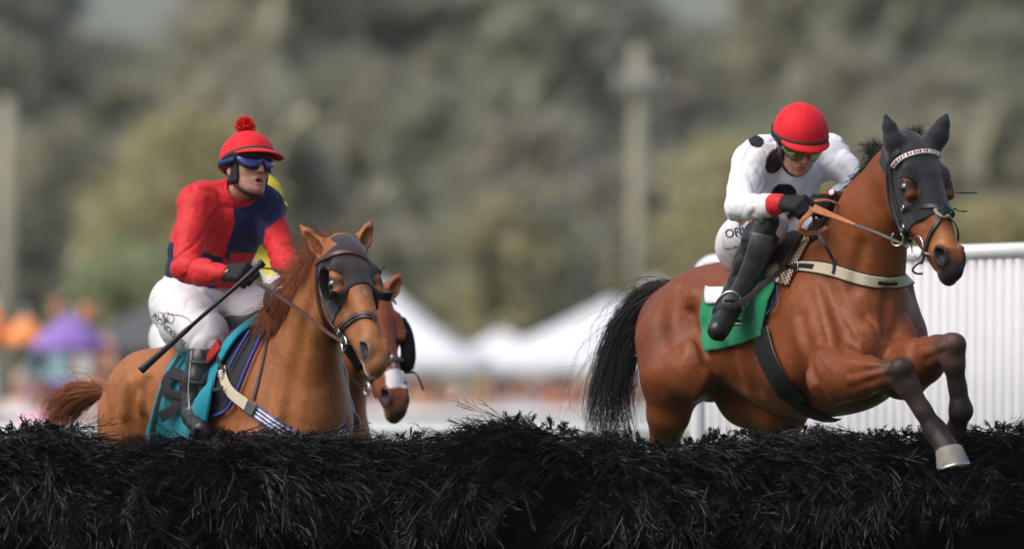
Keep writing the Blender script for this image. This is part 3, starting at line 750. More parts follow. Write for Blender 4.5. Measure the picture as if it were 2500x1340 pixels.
# ------------------------------------------------------------------ horses
def head_prims(S, H, ears, s=1.0):
    """a horse's head in its own frame: u down the face, v out of the forehead, w to the horse's right"""
    c = lambda u, v, w: H(u * s, v * s, w * s)
    E = lambda u, v, w, ru, rv, rw: Ell(c(u, v, w), (ru * s, rv * s, rw * s), H.M)
    K = lambda a, ra, b, rb, sq=None: Cone(c(*a), ra * s, c(*b), rb * s, None if sq is None else (H.M[sq[0]], sq[1]))
    S.add(E(.07, -.02, 0, .13, .085, .082), .05)                       # cranium
    S.add(K((.10, -.005, 0), .085, (.50, -.012, 0), .052, (2, .86)), .05)  # face
    S.add(K((.18, .045, 0), .040, (.46, .022, 0), .030), .04)            # nasal bone
    S.add(E(.10, .052, 0, .085, .028, .062), .04)                        # forehead
    for sg in (1, -1):
        S.add(E(.20, -.095, .043 * sg, .125, .088, .040), .04)           # cheek
        S.add(K((.145, .042, .080 * sg), .027, (.235, .022, .086 * sg), .025), .03)   # brow / orbit
        S.add(K((.25, -.012, .074 * sg), .014, (.37, -.015, .054 * sg), .010), .025)  # facial crest
        S.add(K((.30, -.06, .035 * sg), .035, (.46, -.045, .03 * sg), .026), .04)    # lower cheek
        S.cut(E(.10, .02, .098 * sg, .035, .030, .020), .03)                # temple hollow
        S.cut(E(.33, .012, .078 * sg, .07, .024, .016), .03)                # hollow above crest
    S.add(K((.27, -.115, 0), .048, (.50, -.072, 0), .034, (2, .8)), .04)   # jaw bar
    S.add(E(.535, -.010, 0, .062, .050, .044), .04)                      # muzzle
    for sg in (1, -1):
        S.add(E(.525, .012, .037 * sg, .050, .036, .024), .020)            # nostril wing
    S.add(E(.588, -.014, 0, .030, .038, .037), .03)                       # upper lip
    S.add(E(.572, -.058, 0, .042, .026, .036), .025)                      # lower lip
    for sg in (1, -1):
        S.cut(K((.612, -.046, .012 * sg), .003, (.505, -.042, .054 * sg), .003), .007)   # mouth line
        S.cut(E(.524, .014, .060 * sg, .040, .028, .034), .006)             # nostril
        S.add(K((.486, .016, .052 * sg), .006, (.505, .038, .050 * sg), .006), .010)      # nostril rim
        S.cut(E(.203, .026, .112 * sg, .019, .013, .012), .006)             # eye opening
        S.add(K((.178, .028, .104 * sg), .005, (.192, .043, .104 * sg), .006), .006)      # upper lid
        S.add(K((.192, .043, .104 * sg), .006, (.224, .038, .102 * sg), .005), .006)
    for (base, tip, wd, face) in ears:
        b, t = np.array(base), np.array(tip); ax = nrm(t - b); L = np.linalg.norm(t - b)
        fr = nrm(face - ax * (face @ ax)); sd_ = np.cross(ax, fr); A = np.array([ax, fr, sd_])
        m = b + ax * L * .42
        S.add(Cone(b - ax * .02, wd * .85, b + ax * L * .3, wd * 1.0), .03)
        S.add(Cone(b + ax * L * .3, wd * 1.0, b + ax * L * .72, wd * .62), .02)
        S.add(Cone(b + ax * L * .72, wd * .62, t, wd * .16), .015)
        S.cut(Ell(b + ax * L * .42 + fr * wd * .85, (L * .40, wd * .75, wd * .62), A), .008)
def groove(S, pts, r, k, depth=0., n=6):
    P = catmull(pts, n); P = S.hit(P[:, 0], P[:, 1]); N = S.grad(P, .01); P[1:-1] = .5 * P[1:-1] + .25 * (P[:-2] + P[2:]); S.cut(Poly(P + N * (r * .55 + depth), r), k)
def ridge(S, pts, r, k, sink=.5, n=6):
    P = catmull(pts, n); P = S.hit(P[:, 0], P[:, 1]); N = S.grad(P, .01); S.add(Poly(P - N * (r * sink), r), k)
class Horse: pass
def make_frame(th, X0, Y0):
    f = np.array([math.sin(R(th)), -math.cos(R(th)), 0]); r = np.array([f[1], -f[0], 0])
    x0 = U(X0, 955, Y0)
    def T(a, b, py):
        p = x0 + a * f + b * r; p[2] = U(0, py, p[1])[2]; return p
    return f, r, T
def trunk_prims(S, T, f, r, dy, pitch=.0, cw=1.0):
    up = np.array([0, 0, 1.0]); cp, sp = math.cos(R(pitch)), math.sin(R(pitch))
    A = np.array([f * cp + up * sp, r, up * cp - f * sp])
    E = lambda a, b, py, ra, rb, rz: Ell(T(a, b, py + dy(a)), (ra, rb, rz), A)
    K = lambda p, ra, q, rb, sq=None: Cone(T(p[0], p[1], p[2] + dy(p[0])), ra, T(q[0], q[1], q[2] + dy(q[0])), rb, None if sq is None else (r, sq))
    S.add(E(.00, 0, 808, .52, .275, .345), .05)
    S.add(E(-.42, 0, 800, .46, .255, .225), .12)
    S.add(E(-.74, 0, 798, .32, .245, .205), .10)
    S.add(K((.10, 0, 655), .105, (-.30, 0, 680), .105, .7), .12)
    S.add(K((-.30, 0, 690), .11, (-.75, 0, 730), .115, 1.0), .12)
    S.add(E(.33, 0, 795, .27, .215 * cw, .275), .10)
    S.add(E(.28, 0, 925, .30, .15 * cw, .125), .10)
    for sg in (1, -1):
        S.add(K((.10, .10 * sg, 665), .085, (.40, .165 * sg * cw * cw, 830), .115 * cw), .07)     # shoulder blade
        S.add(E(.17, .215 * sg * cw, 885, .15, .075, .13), .06)                         # triceps
        S.add(E(-.70, .135 * sg, 850, .23, .135, .24), .09)                        # quarters
        S.add(E(-.90, .10 * sg, 850, .12, .10, .22), .08)                          # buttock
        S.add(E(-.52, .20 * sg, 735, .05, .04, .05), .07)                          # point of hip
        S.cut(E(-.40, .285 * sg, 800, .09, .05, .16), .10)                         # flank hollow
        S.cut(K((.02, .285 * sg, 720), .02, (.06, .30 * sg, 930), .015), .06)      # groove behind the shoulder
def leg_seg_mask(P, pts, pad):
    """distance-based membership of vertices to a limb polyline, and the arc parameter"""
    d = np.full(len(P), 9.0); s = np.zeros(len(P)); acc = 0.0
    for (a, ra), (b, rb) in zip(pts[:-1], pts[1:]):
        ba = b - a; L = np.linalg.norm(ba); t = np.clip((P - a) @ ba / (L * L), 0, 1)
        e = np.linalg.norm(P - a - t[:, None] * ba, axis=1) - (ra + (rb - ra) * t)
        m = e < d; d = np.where(m, e, d); s = np.where(m, acc + t * L, s); acc += L
    return d < pad, s
def hoof_mesh(top, axis, fwd, r0, r1, L, name, parent, m):
    """hoof wall: a slightly flared, heel-sloped truncated cone with a sole, and a steel shoe"""
    ax = nrm(axis); fw = nrm(fwd - ax * (fwd @ ax)); sd_ = np.cross(ax, fw); mb = MB(); n = 28; rings = []
    for k, (t, rr) in enumerate(((-.12, .80), (-.02, .96), (0.0, 1.0), (.3, 1.0), (.6, 1.0), (.92, 1.0), (1.0, .98))):
        rad = r0 + (r1 - r0) * max(t, 0); ring = []
        for j in range(n):
            an = 2 * math.pi * j / n; ca, sa = math.cos(an), math.sin(an)
            fx = 1.08 if ca > 0 else .86
            dep = L * t * (1.0 if ca > 0 else 1.0 + .32 * ca)       # the heel is lower than the toe
            ring.append(top + ax * dep + fw * (rad * rr * ca * fx + .10 * L * t) + sd_ * rad * rr * sa)
        rings.append(ring)
    V = np.array(rings).reshape(-1, 3); k = len(rings)
    F = [(i * n + j, i * n + (j + 1) % n, (i + 1) * n + (j + 1) % n, (i + 1) * n + j) for i in range(k - 1) for j in range(n)]
    F += [tuple((k - 1) * n + j for j in range(n))[::-1], tuple(range(n))]
    h = obj('hoof', V, F, m, parent); rim = np.array(rings[-1]); cen = rim.mean(0)
    P = np.array([cen + (p - cen) * .93 + ax * .004 for p in rim]); order = list(range(5, n)) if False else list(range(n))
    q = [rim[j] for j in range(n) if math.cos(2 * math.pi * j / n) > -.75]
    q = [(cen + (p - cen) * .95 + ax * .004) for j, p in enumerate(rim)]
    sel = [j % n for j in range(-int(n * .40), int(n * .40) + 1)]
    mb.tube([q[j] for j in sel], .008, 6); V, F = mb.get()
    sub('horseshoe', V, F, M['steel'], h)
    return h
def build_horse(name, label, sp):
    h = Horse(); f, r, T = make_frame(sp['th'], sp['X0'], sp['Y0']); h.f, h.r, h.T = f, r, T
    S = Shape(); trunk_prims(S, T, f, r, sp['dy'], sp.get('pitch', 0), sp.get('cw', 1.0))
    nk = [(U(*p[:3]), p[3]) for p in sp['neck']]
    S.chain(nk, .05, (r, sp.get('nsq', .66)), .10)
    for k in sp.get('extra', []): k(S, T)
    h.body = Shape(); h.body.L = list(S.L)
    for leg, k0 in sp['legs']:
        S.chain(leg, .025, None, k0)
    for k in sp.get('extra2', []): k(S, T)
    hd = sp['head']; psi, pit = R(hd['psi']), R(hd['pit'])
    fh = np.array([math.sin(psi), -math.cos(psi), 0]); rh = np.array([fh[1], -fh[0], 0]); up = np.array([0, 0, 1.0])
    u = fh * math.cos(pit) - up * math.sin(pit); v = fh * math.sin(pit) + up * math.cos(pit)
    ro = R(hd.get('roll', 0)); w2 = rh * math.cos(ro) + v * math.sin(ro); v2 = v * math.cos(ro) - rh * math.sin(ro)
    H = Frame(U(*hd['O']), u, v2, w2); h.H = H; h.s = hd.get('s', 1.0)
    h.headS = Shape(); ears = []
    for base, tip, wd, face in hd['ears']: ears.append((U(*base), U(*tip), wd, np.array(face, float)))
    head_prims(h.headS, H, ears, h.s)
    S.L += [(p, .07 if i == 0 else k, sg) for i, (p, k, sg) in enumerate(h.headS.L)]
    h.S = S
    lo = H(0, 0, 0); cs = [H(a, b, c) for a in (-.08, .64) for b in (-.17, .09) for c in (-.12, .12)]
    fl, fh_ = np.min(cs, 0), np.max(cs, 0)
    V, Q = sdf_mesh(S, sp.get('h', .0078), (fl, fh_, sp.get('hf', .0048)), smooth=2)
    base = S.project(V, 0, 1)
    col = sp['col'](h, V)
    h.root = thing(name, T(0, 0, 955), label, 'horse', 'racehorses over the brush fence')
    h.root.location.z = 0
    bpy.context.view_layer.update()
    h.mesh = obj('body', V, Q, M['coat'], h.root, col=col)
    # eyes
    for sg in (1, -1):
        mb = MB(); c = H(.204 * h.s, .026 * h.s, .0955 * sg * h.s); n, k = 14, 9
        V = np.array([c + .0238 * h.s * (1.1 * math.cos(a) * math.sin(b) * H.M[0] + math.sin(a) * math.sin(b) * H.M[1] + math.cos(b) * H.M[2] * sg)
                      for b in np.linspace(0, math.pi, k) for a in np.linspace(0, 2 * math.pi, n, endpoint=False)])
        F = [(i * n + j, i * n + (j + 1) % n, (i + 1) * n + (j + 1) % n, (i + 1) * n + j) for i in range(k - 1) for j in range(n)]
        obj('eye', V, F, M['eye'], h.root)
    return h
def hair(name, roots, path, n, rad, spread, mat_, parent, seed, m=14, curl=.02, sides=3, tipspread=None, lens=(.7, 1.0)):
    """strands following a guide path (list of points); spread per guide point"""
    rg = np.random.RandomState(seed); G = catmull(path, m); tt = np.linspace(0, 1, m)
    sp = np.interp(tt, np.linspace(0, 1, len(spread)), spread); S = np.zeros((n, m, 3))
    for i in range(n):
        o = rg.normal(size=3); o = o / (np.linalg.norm(o) + .3); ph = rg.rand(3) * 6.28; fr = rg.uniform(.6, 2.2, 3)
        L = rg.uniform(*lens); t = tt * L
        base = np.stack([np.interp(t, tt, G[:, a]) for a in range(3)], 1); s_ = np.interp(t, tt, sp)[:, None]
        wob = np.stack([np.sin(t * 6.28 * fr[a] + ph[a]) - np.sin(ph[a]) for a in range(3)], 1) * curl * t[:, None]
        S[i] = base + o * s_ + wob
    V, F = strands(S, rad * (1 - .8 * tt), sides, seed)
    return obj(name, V, F, mat_, parent)

# ---- the bay horse jumping on the right
def bay_extra(S, T):
    A = lambda px, py, Y: U(px, py, Y)
    f, r, _ = make_frame(31, 1970, 0); Mx = np.array([f, r, [0, 0, 1]])
    S.add(Ell(A(2128, 842, -.54), (.07, .065, .10), Mx), .035)      # right breast muscle
    S.add(Ell(A(2204, 838, -.46), (.065, .06, .095), Mx), .035)     # left breast muscle
    S.cut(Cone(A(2166, 730, -.62), .006, A(2172, 890, -.63), .012), .035)   # crease between
    S.add(Cone(A(2055, 700, -.33), .07, A(2075, 850, -.52), .10), .07)   # right shoulder to point
    S.add(Cone(A(2200, 700, -.10), .05, A(2218, 830, -.32), .062), .06)   # left shoulder
    S.cut(Cone(A(2080, 880, -.70), .006, A(2135, 895, -.72), .008), .03)  # fold over the forearm
    S.add(Cone(A(1985, 800, -.40), .035, A(2030, 940, -.50), .055), .09)  # triceps edge
def bay_extra2(S, T):
    A = lambda px, py, Y: U(px, py, Y)
    # muscle strands of the forearms, tendons, knees
    S.add(Cone(A(2060, 905, -.76), .035, A(2150, 900, -.93), .020), .02)
    S.add(Cone(A(2070, 955, -.74), .030, A(2150, 930, -.90), .016), .02)
    S.add(Cone(A(2245, 862, -.70), .03, A(2295, 838, -.84), .018), .02)
    S.add(Ell(A(2203, 898, -1.0), (.042, .04, .038)), .02)
    S.add(Ell(A(2333, 838, -.91), (.040, .04, .038)), .02)
    # tendon behind the cannon
    S.add(Cone(A(2203, 950, -.93), .017, A(2272, 1050, -.94), .019), .02)
    S.add(Cone(A(2316, 895, -.82), .017, A(2335, 1000, -.80), .019), .02)
    S.add(Ell(A(2268, 1050, -.93), .020), .015); S.add(Ell(A(2334, 1010, -.78), .021), .015)
    # stifle folds
    S.add(Ell(A(1690, 900, .20), (.09, .09, .12)), .10)
    groove(S, [(1688, 760), (1700, 810), (1716, 860), (1738, 905)], .012, .03)
    ridge(S, [(1725, 915), (1712, 945), (1694, 975)], .012, .04, .6)
    groove(S, [(1655, 700), (1640, 780), (1650, 860)], .015, .06)
    ridge(S, [(1700, 722), (1718, 740), (1722, 770)], .02, .06, .7)
    groove(S, [(1952, 770), (1968, 850), (1990, 925), (2010, 975)], .014, .05, -.001)      # behind the shoulder
    groove(S, [(2071, 826), (2095, 848), (2120, 866), (2150, 874)], .012, .025, -.003)      # breast over the arm
    groove(S, [(2110, 772), (2126, 782), (2140, 802), (2150, 830)], .006, .02)
    groove(S, [(2168, 700), (2163, 780), (2164, 885)], .014, .03, -.004)
    groove(S, [(2062, 800), (2052, 840), (2066, 872)], .010, .025); groove(S, [(2186, 868), (2210, 872), (2232, 850)], .008, .02)
    groove(S, [(2105, 600), (2092, 650), (2086, 700)], .014, .05); ridge(S, [(2000, 700), (2020, 770), (2036, 830)], .016, .04, .6)
    groove(S, [(2222, 850), (2236, 832), (2252, 812)], .006, .02)
    groove(S, [(2010, 690), (2040, 760), (2060, 820)], .012, .06)
    groove(S, [(2072, 912), (2120, 902), (2170, 892)], .009, .016, -.002); groove(S, [(2080, 948), (2130, 928), (2170, 918)], .009, .016, -.002)
    ridge(S, [(2056, 880), (2090, 884), (2130, 892), (2170, 890)], .007, .02, .6)
    groove(S, [(2252, 846), (2280, 838), (2305, 826)], .006, .02); groove(S, [(2258, 880), (2284, 868), (2306, 858)], .006, .02)
    for pl in ([(2010, 790), (2024, 830), (2050, 858)], [(1996, 840), (2012, 880), (2036, 906)], [(2052, 760), (2074, 790), (2090, 812)]): ridge(S, pl, .004, .012, .4)
    for pl in ([(1850, 860), (1862, 905), (1885, 950)], [(1815, 855), (1826, 905), (1846, 950)], [(1782, 850), (1790, 900), (1806, 940)]): groove(S, pl, .010, .06)
bayR_fore = [(U(2040, 915, -.60), .118), (U(2095, 916, -.76), .090), (U(2150, 912, -.90), .060), (U(2195, 908, -.97), .054),
             (U(2215, 940, -.98), .044), (U(2252, 1000, -.98), .032), (U(2284, 1052, -.98), .043), (U(2306, 1084, -1.02), .039), (U(2318, 1106, -1.05), .050)]
bayL_fore = [(U(2205, 905, -.52), .115), (U(2250, 880, -.66), .092), (U(2290, 858, -.78), .062), (U(2322, 848, -.88), .052),
             (U(2328, 885, -.88), .042), (U(2338, 945, -.86), .032), (U(2346, 1002, -.85), .043), (U(2335, 1045, -.78), .034), (U(2318, 1072, -.70), .045)]
bayR_hind = [(U(1640, 830, .46), .150), (U(1645, 920, .38), .135), (U(1632, 1010, .42), .086), (U(1622, 1085, .55), .058), (U(1612, 1190, .75), .050),
             (U(1600, 1225, .80), .042), (U(1600, 1330, .72), .032), (U(1602, 1400, .66), .042), (U(1612, 1445, .60), .036), (U(1618, 1475, .58), .052)]
bayL_hind = [(U(1805, 850, .60), .150), (U(1838, 955, .46), .150), (U(1905, 1000, .30), .110), (U(1880, 1080, .48), .072), (U(1850, 1190, .72), .050),
             (U(1840, 1225, .78), .042), (U(1845, 1330, .70), .032), (U(1848, 1400, .64), .042), (U(1858, 1445, .58), .036), (U(1864, 1475, .56), .052)]
def bay_col(h, V):
    body = lin(132, 69, 32) * .80; n = vnoise(V, 7, 3); c = np.tile(body, (len(V), 1))
    c = c * (1 + .14 * n)[:, None]
    z = h.H.loc(V); s = h.s
    c = mixc(c, lin(140, 78, 38), .5 * smoothstep(.0, .5, vnoise(V, 4, 9)))
    blk = lin(42, 33, 32); brn = lin(88, 62, 52)
    for leg, a0, a1 in ((bayR_fore, .33, .46), (bayL_fore, .27, .42), (bayR_hind, .46, .70), (bayL_hind, .36, .60)):
        m, t = leg_seg_mask(V, leg, .035); w_ = smoothstep(a0, a1, t + .03 * vnoise(V, 22, 5)) * m
        leg_col = mixc(np.tile(blk, (len(V), 1)), brn, .8 * smoothstep(-.1, .5, vnoise(V, 14, 2)))
        c = c * (1 - w_[:, None]) + leg_col * w_[:, None]
    hd = (z[:, 0] > -.1) & (np.abs(z[:, 2]) < .13) & (z[:, 1] > -.2) & (z[:, 0] < .7)
    mz = smoothstep(.528, .575, z[:, 0] - .25 * (z[:, 1] + .02) + .010 * vnoise(V, 30, 4)) * hd
    c = mixc(c, lin(196, 132, 82), .65 * smoothstep(.40, .49, z[:, 0]) * (1 - smoothstep(.50, .53, z[:, 0])) * hd * smoothstep(-.06, .0, z[:, 1]))
    c = mixc(c, lin(40, 33, 33), mz)
    no = np.sqrt(((z - np.array([.528, .012, .0])) [:, 0] / .050) ** 2 + ((z[:, 1] - .012) / .040) ** 2 + ((np.abs(z[:, 2]) - .050) / .036) ** 2)
    c = mixc(c, lin(26, 22, 23), (1 - smoothstep(.85, 1.25, no)) * hd)
    c = mixc(c, lin(118, 110, 110), .7 * hd * smoothstep(.52, .56, z[:, 0]) * (1 - smoothstep(-.075, -.045, z[:, 1])) * smoothstep(.018, .04, z[:, 2]))
    ey = np.sqrt(((z[:, 0] - .203) / .032) ** 2 + ((z[:, 1] - .032) / .026) ** 2); c = mixc(c, lin(45, 28, 22), (1 - smoothstep(.8, 1.25, ey)) * hd * (np.abs(z[:, 2]) > .06))
    return np.clip(c, .002, 1)
bay = build_horse('racehorse', 'glossy bay horse with black legs and black ear hood, leaping the brush', dict(
    th=31, X0=1970, Y0=0.0, dy=lambda a: 0, pitch=4, nsq=.70,
    neck=[(2080, 720, -.26, .235), (2108, 610, -.36, .205), (2134, 525, -.44, .165), (2178, 440, -.55, .118), (2212, 385, -.61, .092)],
    extra=[bay_extra], extra2=[bay_extra2],
    legs=[(bayR_fore, .05), (bayL_fore, .05), (bayR_hind, .06), (bayL_hind, .06)],
    head=dict(O=(2218, 368, -.63), psi=28, pit=54, s=1.0,
              ears=[((2192, 374, -.68), (2163, 286, -.68), .036, (.3, -.9, .3)), ((2282, 352, -.66), (2310, 284, -.66), .034, (.3, -.9, .3))]),
    col=bay_col))
hoof_mesh(U(2316, 1096, -1.045), U(2326, 1140, -1.06) - U(2316, 1096, -1.045), np.array([.35, -.9, .2]), .053, .066, .075, 'hoof', bay.root, M['hoof'])
hoof_mesh(U(2320, 1066, -.71), U(2296, 1090, -.60) - U(2320, 1066, -.71), np.array([.3, -.6, -.7]), .050, .062, .075, 'hoof', bay.root, M['hoof'])
for leg in (bayR_hind, bayL_hind):
    hoof_mesh(leg[-1][0] - np.array([0, 0, .01]), np.array([.15, -.25, -1]), np.array([.4, -.9, 0]), .052, .066, .075, 'hoof', bay.root, M['hoof'])

# ---- the chestnut horse on the left
def ch_dy(a): return 200 + 22 * a
_f, _r, CT = make_frame(25, 645, .5)
def ch_leg(pts): return [(CT(a, b, py), rr) for a, b, py, rr in pts]
chR_fore = ch_leg([(.38, .13, 1085, .11), (.46, .16, 1180, .085), (.62, .15, 1260, .055), (.58, .15, 1330, .04), (.52, .15, 1400, .030), (.50, .15, 1445, .041), (.55, .15, 1480, .035), (.57, .15, 1500, .05)])
chL_fore = ch_leg([(.36, -.10, 1095, .10), (.40, -.13, 1195, .080), (.50, -.15, 1290, .055), (.44, -.15, 1355, .04), (.36, -.15, 1420, .030), (.33, -.15, 1460, .041), (.36, -.15, 1500, .035), (.38, -.15, 1520, .05)])
chR_hind = ch_leg([(-.78, .17, 1010, .16), (-.74, .18, 1120, .14), (-.70, .18, 1230, .09), (-.85, .17, 1380, .055), (-.95, .16, 1440, .05), (-.86, .16, 1560, .033), (-.82, .16, 1640, .042), (-.76, .16, 1700, .036), (-.74, .16, 1730, .05)])
chL_hind = ch_leg([(-.78, -.17, 1010, .16), (-.66, -.18, 1120, .14), (-.58, -.18, 1230, .09), (-.72, -.17, 1380, .055), (-.82, -.16, 1440, .05), (-.70, -.16, 1560, .033), (-.64, -.16, 1640, .042), (-.58, -.16, 1700, .036), (-.56, -.16, 1730, .05)])
def ch_extra(S, T):
    f, r, _ = make_frame(25, 645, .5); Mx = np.array([f, r, [0, 0, 1]])
    S.add(Ell(U(345, 965, 1.00), (.16, .13, .18), Mx), .12)          # near quarter
    S.add(Ell(U(300, 1045, 1.02), (.13, .10, .18), Mx), .10)
    S.add(Ell(U(440, 955, .85), (.22, .14, .175), Mx), .12)
    S.add(Cone(U(700, 850, .30), .035, U(690, 1040, .12), .05), .08)  # neck/shoulder muscle
def ch_extra2(S, T):
    groove(S, [(300, 935), (284, 970), (288, 1020)], .010, .03); ridge(S, [(318, 930), (300, 960), (300, 1010)], .014, .04, .5)
    ridge(S, [(345, 920), (338, 960), (350, 1000)], .016, .05, .5); groove(S, [(330, 950), (322, 990), (332, 1040)], .010, .04)
    groove(S, [(362, 930), (352, 990), (356, 1060)], .010, .04); groove(S, [(250, 960), (252, 1010), (262, 1060)], .014, .06)
    groove(S, [(765, 730), (742, 800), (722, 880), (708, 980), (700, 1050)], .007, .06, .003)
    groove(S, [(690, 800), (676, 870), (660, 960), (650, 1040)], .007, .05, .002)
def ch_col(h, V):
    c = np.tile(lin(168, 108, 62) * .88, (len(V), 1)); z = h.H.loc(V)
    c = c * (1 + .12 * vnoise(V, 6, 13))[:, None]
    c = mixc(c, lin(146, 80, 42), .5 * smoothstep(-.2, .5, vnoise(V, 3.2, 19)))
    hd = (z[:, 0] > -.1) & (np.abs(z[:, 2]) < .13) & (z[:, 1] > -.2) & (z[:, 0] < .7)
    no = np.sqrt(((z[:, 0] - .530) / .046) ** 2 + ((z[:, 1] - .012) / .036) ** 2 + ((np.abs(z[:, 2]) - .054) / .036) ** 2)
    c = mixc(c, lin(116, 96, 90), (1 - smoothstep(.9, 1.35, no)) * hd)
    c = mixc(c, lin(28, 20, 20), (1 - smoothstep(.72, .98, no)) * hd)
    c = mixc(c, lin(150, 108, 72), .6 * hd * smoothstep(.56, .60, z[:, 0] - .2 * z[:, 1]))
    c = mixc(c, lin(190, 186, 176), .85 * hd * smoothstep(.50, .54, z[:, 0]) * (1 - smoothstep(-.056, -.040, z[:, 1])) * smoothstep(-.1, .5, vnoise(V, 40, 6) + .25))
    sm = np.sqrt(((z[:, 0] - .285) / .016) ** 2 + ((z[:, 2] - .0) / .010) ** 2); c = mixc(c, lin(150, 138, 132), .8 * (1 - smoothstep(.6, 1.2, sm)) * hd * (z[:, 1] > 0))
    ey = np.sqrt(((z[:, 0] - .203) / .030) ** 2 + ((z[:, 1] - .032) / .024) ** 2); c = mixc(c, lin(60, 36, 26), (1 - smoothstep(.8, 1.25, ey)) * hd * (np.abs(z[:, 2]) > .06))
    return np.clip(c, .002, 1)
CH = dict(th=25, X0=645, Y0=.5, cw=.80, dy=ch_dy, pitch=3, nsq=.72,
    neck=[(738, 985, .22, .195), (752, 860, .08, .160), (778, 765, -.02, .135), (810, 682, -.10, .112), (835, 635, -.14, .095)],
    extra=[ch_extra], extra2=[ch_extra2], legs=[(chR_fore, .06), (chL_fore, .06), (chR_hind, .07), (chL_hind, .07)],
    head=dict(O=(832, 609, -.16), psi=25, pit=51, s=1.0,
              ears=[((800, 625, -.15), (733, 550, -.12), .034, (-.45, -.85, .1)), ((876, 608, -.15), (907, 540, -.15), .033, (.5, -.85, .1))]),
    col=ch_col)
ches = build_horse('racehorse', 'chestnut horse with a faded black hood and blinker cups, in front on the left', CH)
for leg in (chR_fore, chL_fore, chR_hind, chL_hind):
    hoof_mesh(leg[-1][0] - np.array([0, 0, .01]), np.array([.15, -.25, -1]), np.array([.4, -.9, 0]), .052, .066, .075, 'hoof', ches.root, M['hoof'])

# ---- the third horse, half hidden behind the chestnut
SH3 = (66, 112, 2.0)
def mv(p): return (p[0] + SH3[0], p[1] + SH3[1], p[2] + SH3[2]) + tuple(p[3:])
def mvw(P):
    q = PX(P); return U(q[0] + SH3[0], q[1] + SH3[1], P[1] + SH3[2])
def h3_col(h, V):
    c = np.tile(lin(150, 80, 48) * .9, (len(V), 1)); z = h.H.loc(V); c = c * (1 + .12 * vnoise(V, 6, 23))[:, None]
    hd = (z[:, 0] > -.1) & (np.abs(z[:, 2]) < .13) & (z[:, 1] > -.2) & (z[:, 0] < .7)
    bl = np.maximum(np.abs((z[:, 0] - .462) / .043), np.abs((z[:, 2] + .010) / .052)) + .18 * vnoise(V, 45, 8)
    c = mixc(c, np.array([.72, .71, .72]), (1 - smoothstep(.88, 1.08, bl)) * hd * (z[:, 1] > -.03))
    bl2 = np.sqrt(((z[:, 0] - .38) / .03) ** 2 + (z[:, 2] / .012) ** 2)
    c = mixc(c, np.array([.7, .66, .64]), (1 - smoothstep(.8, 1.1, bl2)) * hd * (z[:, 1] > 0))
    no = np.sqrt(((z[:, 0] - .530) / .046) ** 2 + ((z[:, 1] - .012) / .036) ** 2 + ((np.abs(z[:, 2]) - .054) / .036) ** 2)
    c = mixc(c, lin(40, 30, 30), (1 - smoothstep(.85, 1.35, no)) * hd)
    c = mixc(c, lin(70, 52, 44), .85 * hd * smoothstep(.54, .60, z[:, 0] - .3 * z[:, 1]))
    c = mixc(c, lin(124, 112, 62), .5 * hd * (z[:, 0] > .55) * (z[:, 1] < -.03) * smoothstep(-.2, .4, vnoise(V, 30, 1)))
    return np.clip(c, .002, 1)
H3 = dict(cw=.8, th=25, X0=645 + SH3[0], Y0=.5 + SH3[2], dy=lambda a: ch_dy(a) + SH3[1], pitch=3, nsq=.72, h=.016, hf=.006,
    neck=[mv(p) for p in CH['neck']], legs=[([(mvw(p), rr) for p, rr in leg], k) for leg, k in CH['legs']],
    head=dict(O=mv(CH['head']['O']), psi=24, pit=56, s=1.0,
              ears=[(mv((800, 625, -.15)), mv((750, 560, -.12)), .034, np.array((-.45, -.85, .1))), (mv((878, 612, -.10)), mv((912, 556, -.08)), .034, np.array((.6, -.8, .1)))]),
    col=h3_col)
h3 = build_horse('racehorse', 'red bay horse with a white snip on its nose, half hidden behind the chestnut horse', H3)
# ------------------------------------------------------------------ jockeys
def head_frame(O, yaw, pit, roll=0):
    """fwd, right, up axes of a person's head: yaw to image right, pit upwards"""
    y, p, q = R(yaw), R(pit), R(roll)
    f = np.array([math.sin(y) * math.cos(p), -math.cos(y) * math.cos(p), math.sin(p)])
    rt = nrm(np.cross(f, [0, 0, 1.0])); up = np.cross(rt, f)
    return Frame(O, f, rt * math.cos(q) + up * math.sin(q), up * math.cos(q) - rt * math.sin(q))
def human_head(S, H, mouth=.004):
    E = lambda a, b, c, ra, rb, rc: Ell(H(a, b, c), (ra, rb, rc), H.M)
    K = lambda p, ra, q, rb: Cone(H(*p), ra, H(*q), rb)
    S.add(E(0, 0, .03, .096, .076, .095), .02)
    S.add(E(.040, 0, -.025, .052, .060, .080), .03)
    S.add(E(.036, 0, -.075, .050, .050, .042), .03)
    S.add(E(.076, 0, -.106, .020, .024, .017), .02)
    for sg in (1, -1):
        S.add(E(.060, .042 * sg, -.022, .022, .020, .020), .02)           # cheekbone
        S.add(K((.005, .058 * sg, -.055), .016, (.062, .026 * sg, -.100), .014), .02)   # jaw line
        S.cut(E(.094, .032 * sg, .010, .014, .017, .011), .012)           # eye socket
        S.add(E(.078, .031 * sg, .010, .012, .013, .010), .006)
        S.add(E(-.006, .077 * sg, -.012, .018, .009, .030), .01)         # ear
    S.add(K((.086, -.024, .026), .010, (.086, .024, .026), .010), .015)     # brow
    S.add(K((.092, 0, .012), .009, (.112, 0, -.030), .0115), .012)       # nose
    for sg in (1, -1): S.add(E(.098, .012 * sg, -.034, .011, .008, .007), .006)
    S.add(E(.084, 0, -.066, .016, .026, .016), .014)                      # mouth mound
    S.add(E(.0935, 0, -.062, .0075, .021, .0050), .005)                    # upper lip
    S.add(E(.0915, 0, -.079 - mouth, .0080, .018, .0058), .005)            # lower lip
    S.cut(E(.103, 0, -.070 - mouth * .4, .020, .0175, .0022 + mouth), .002)
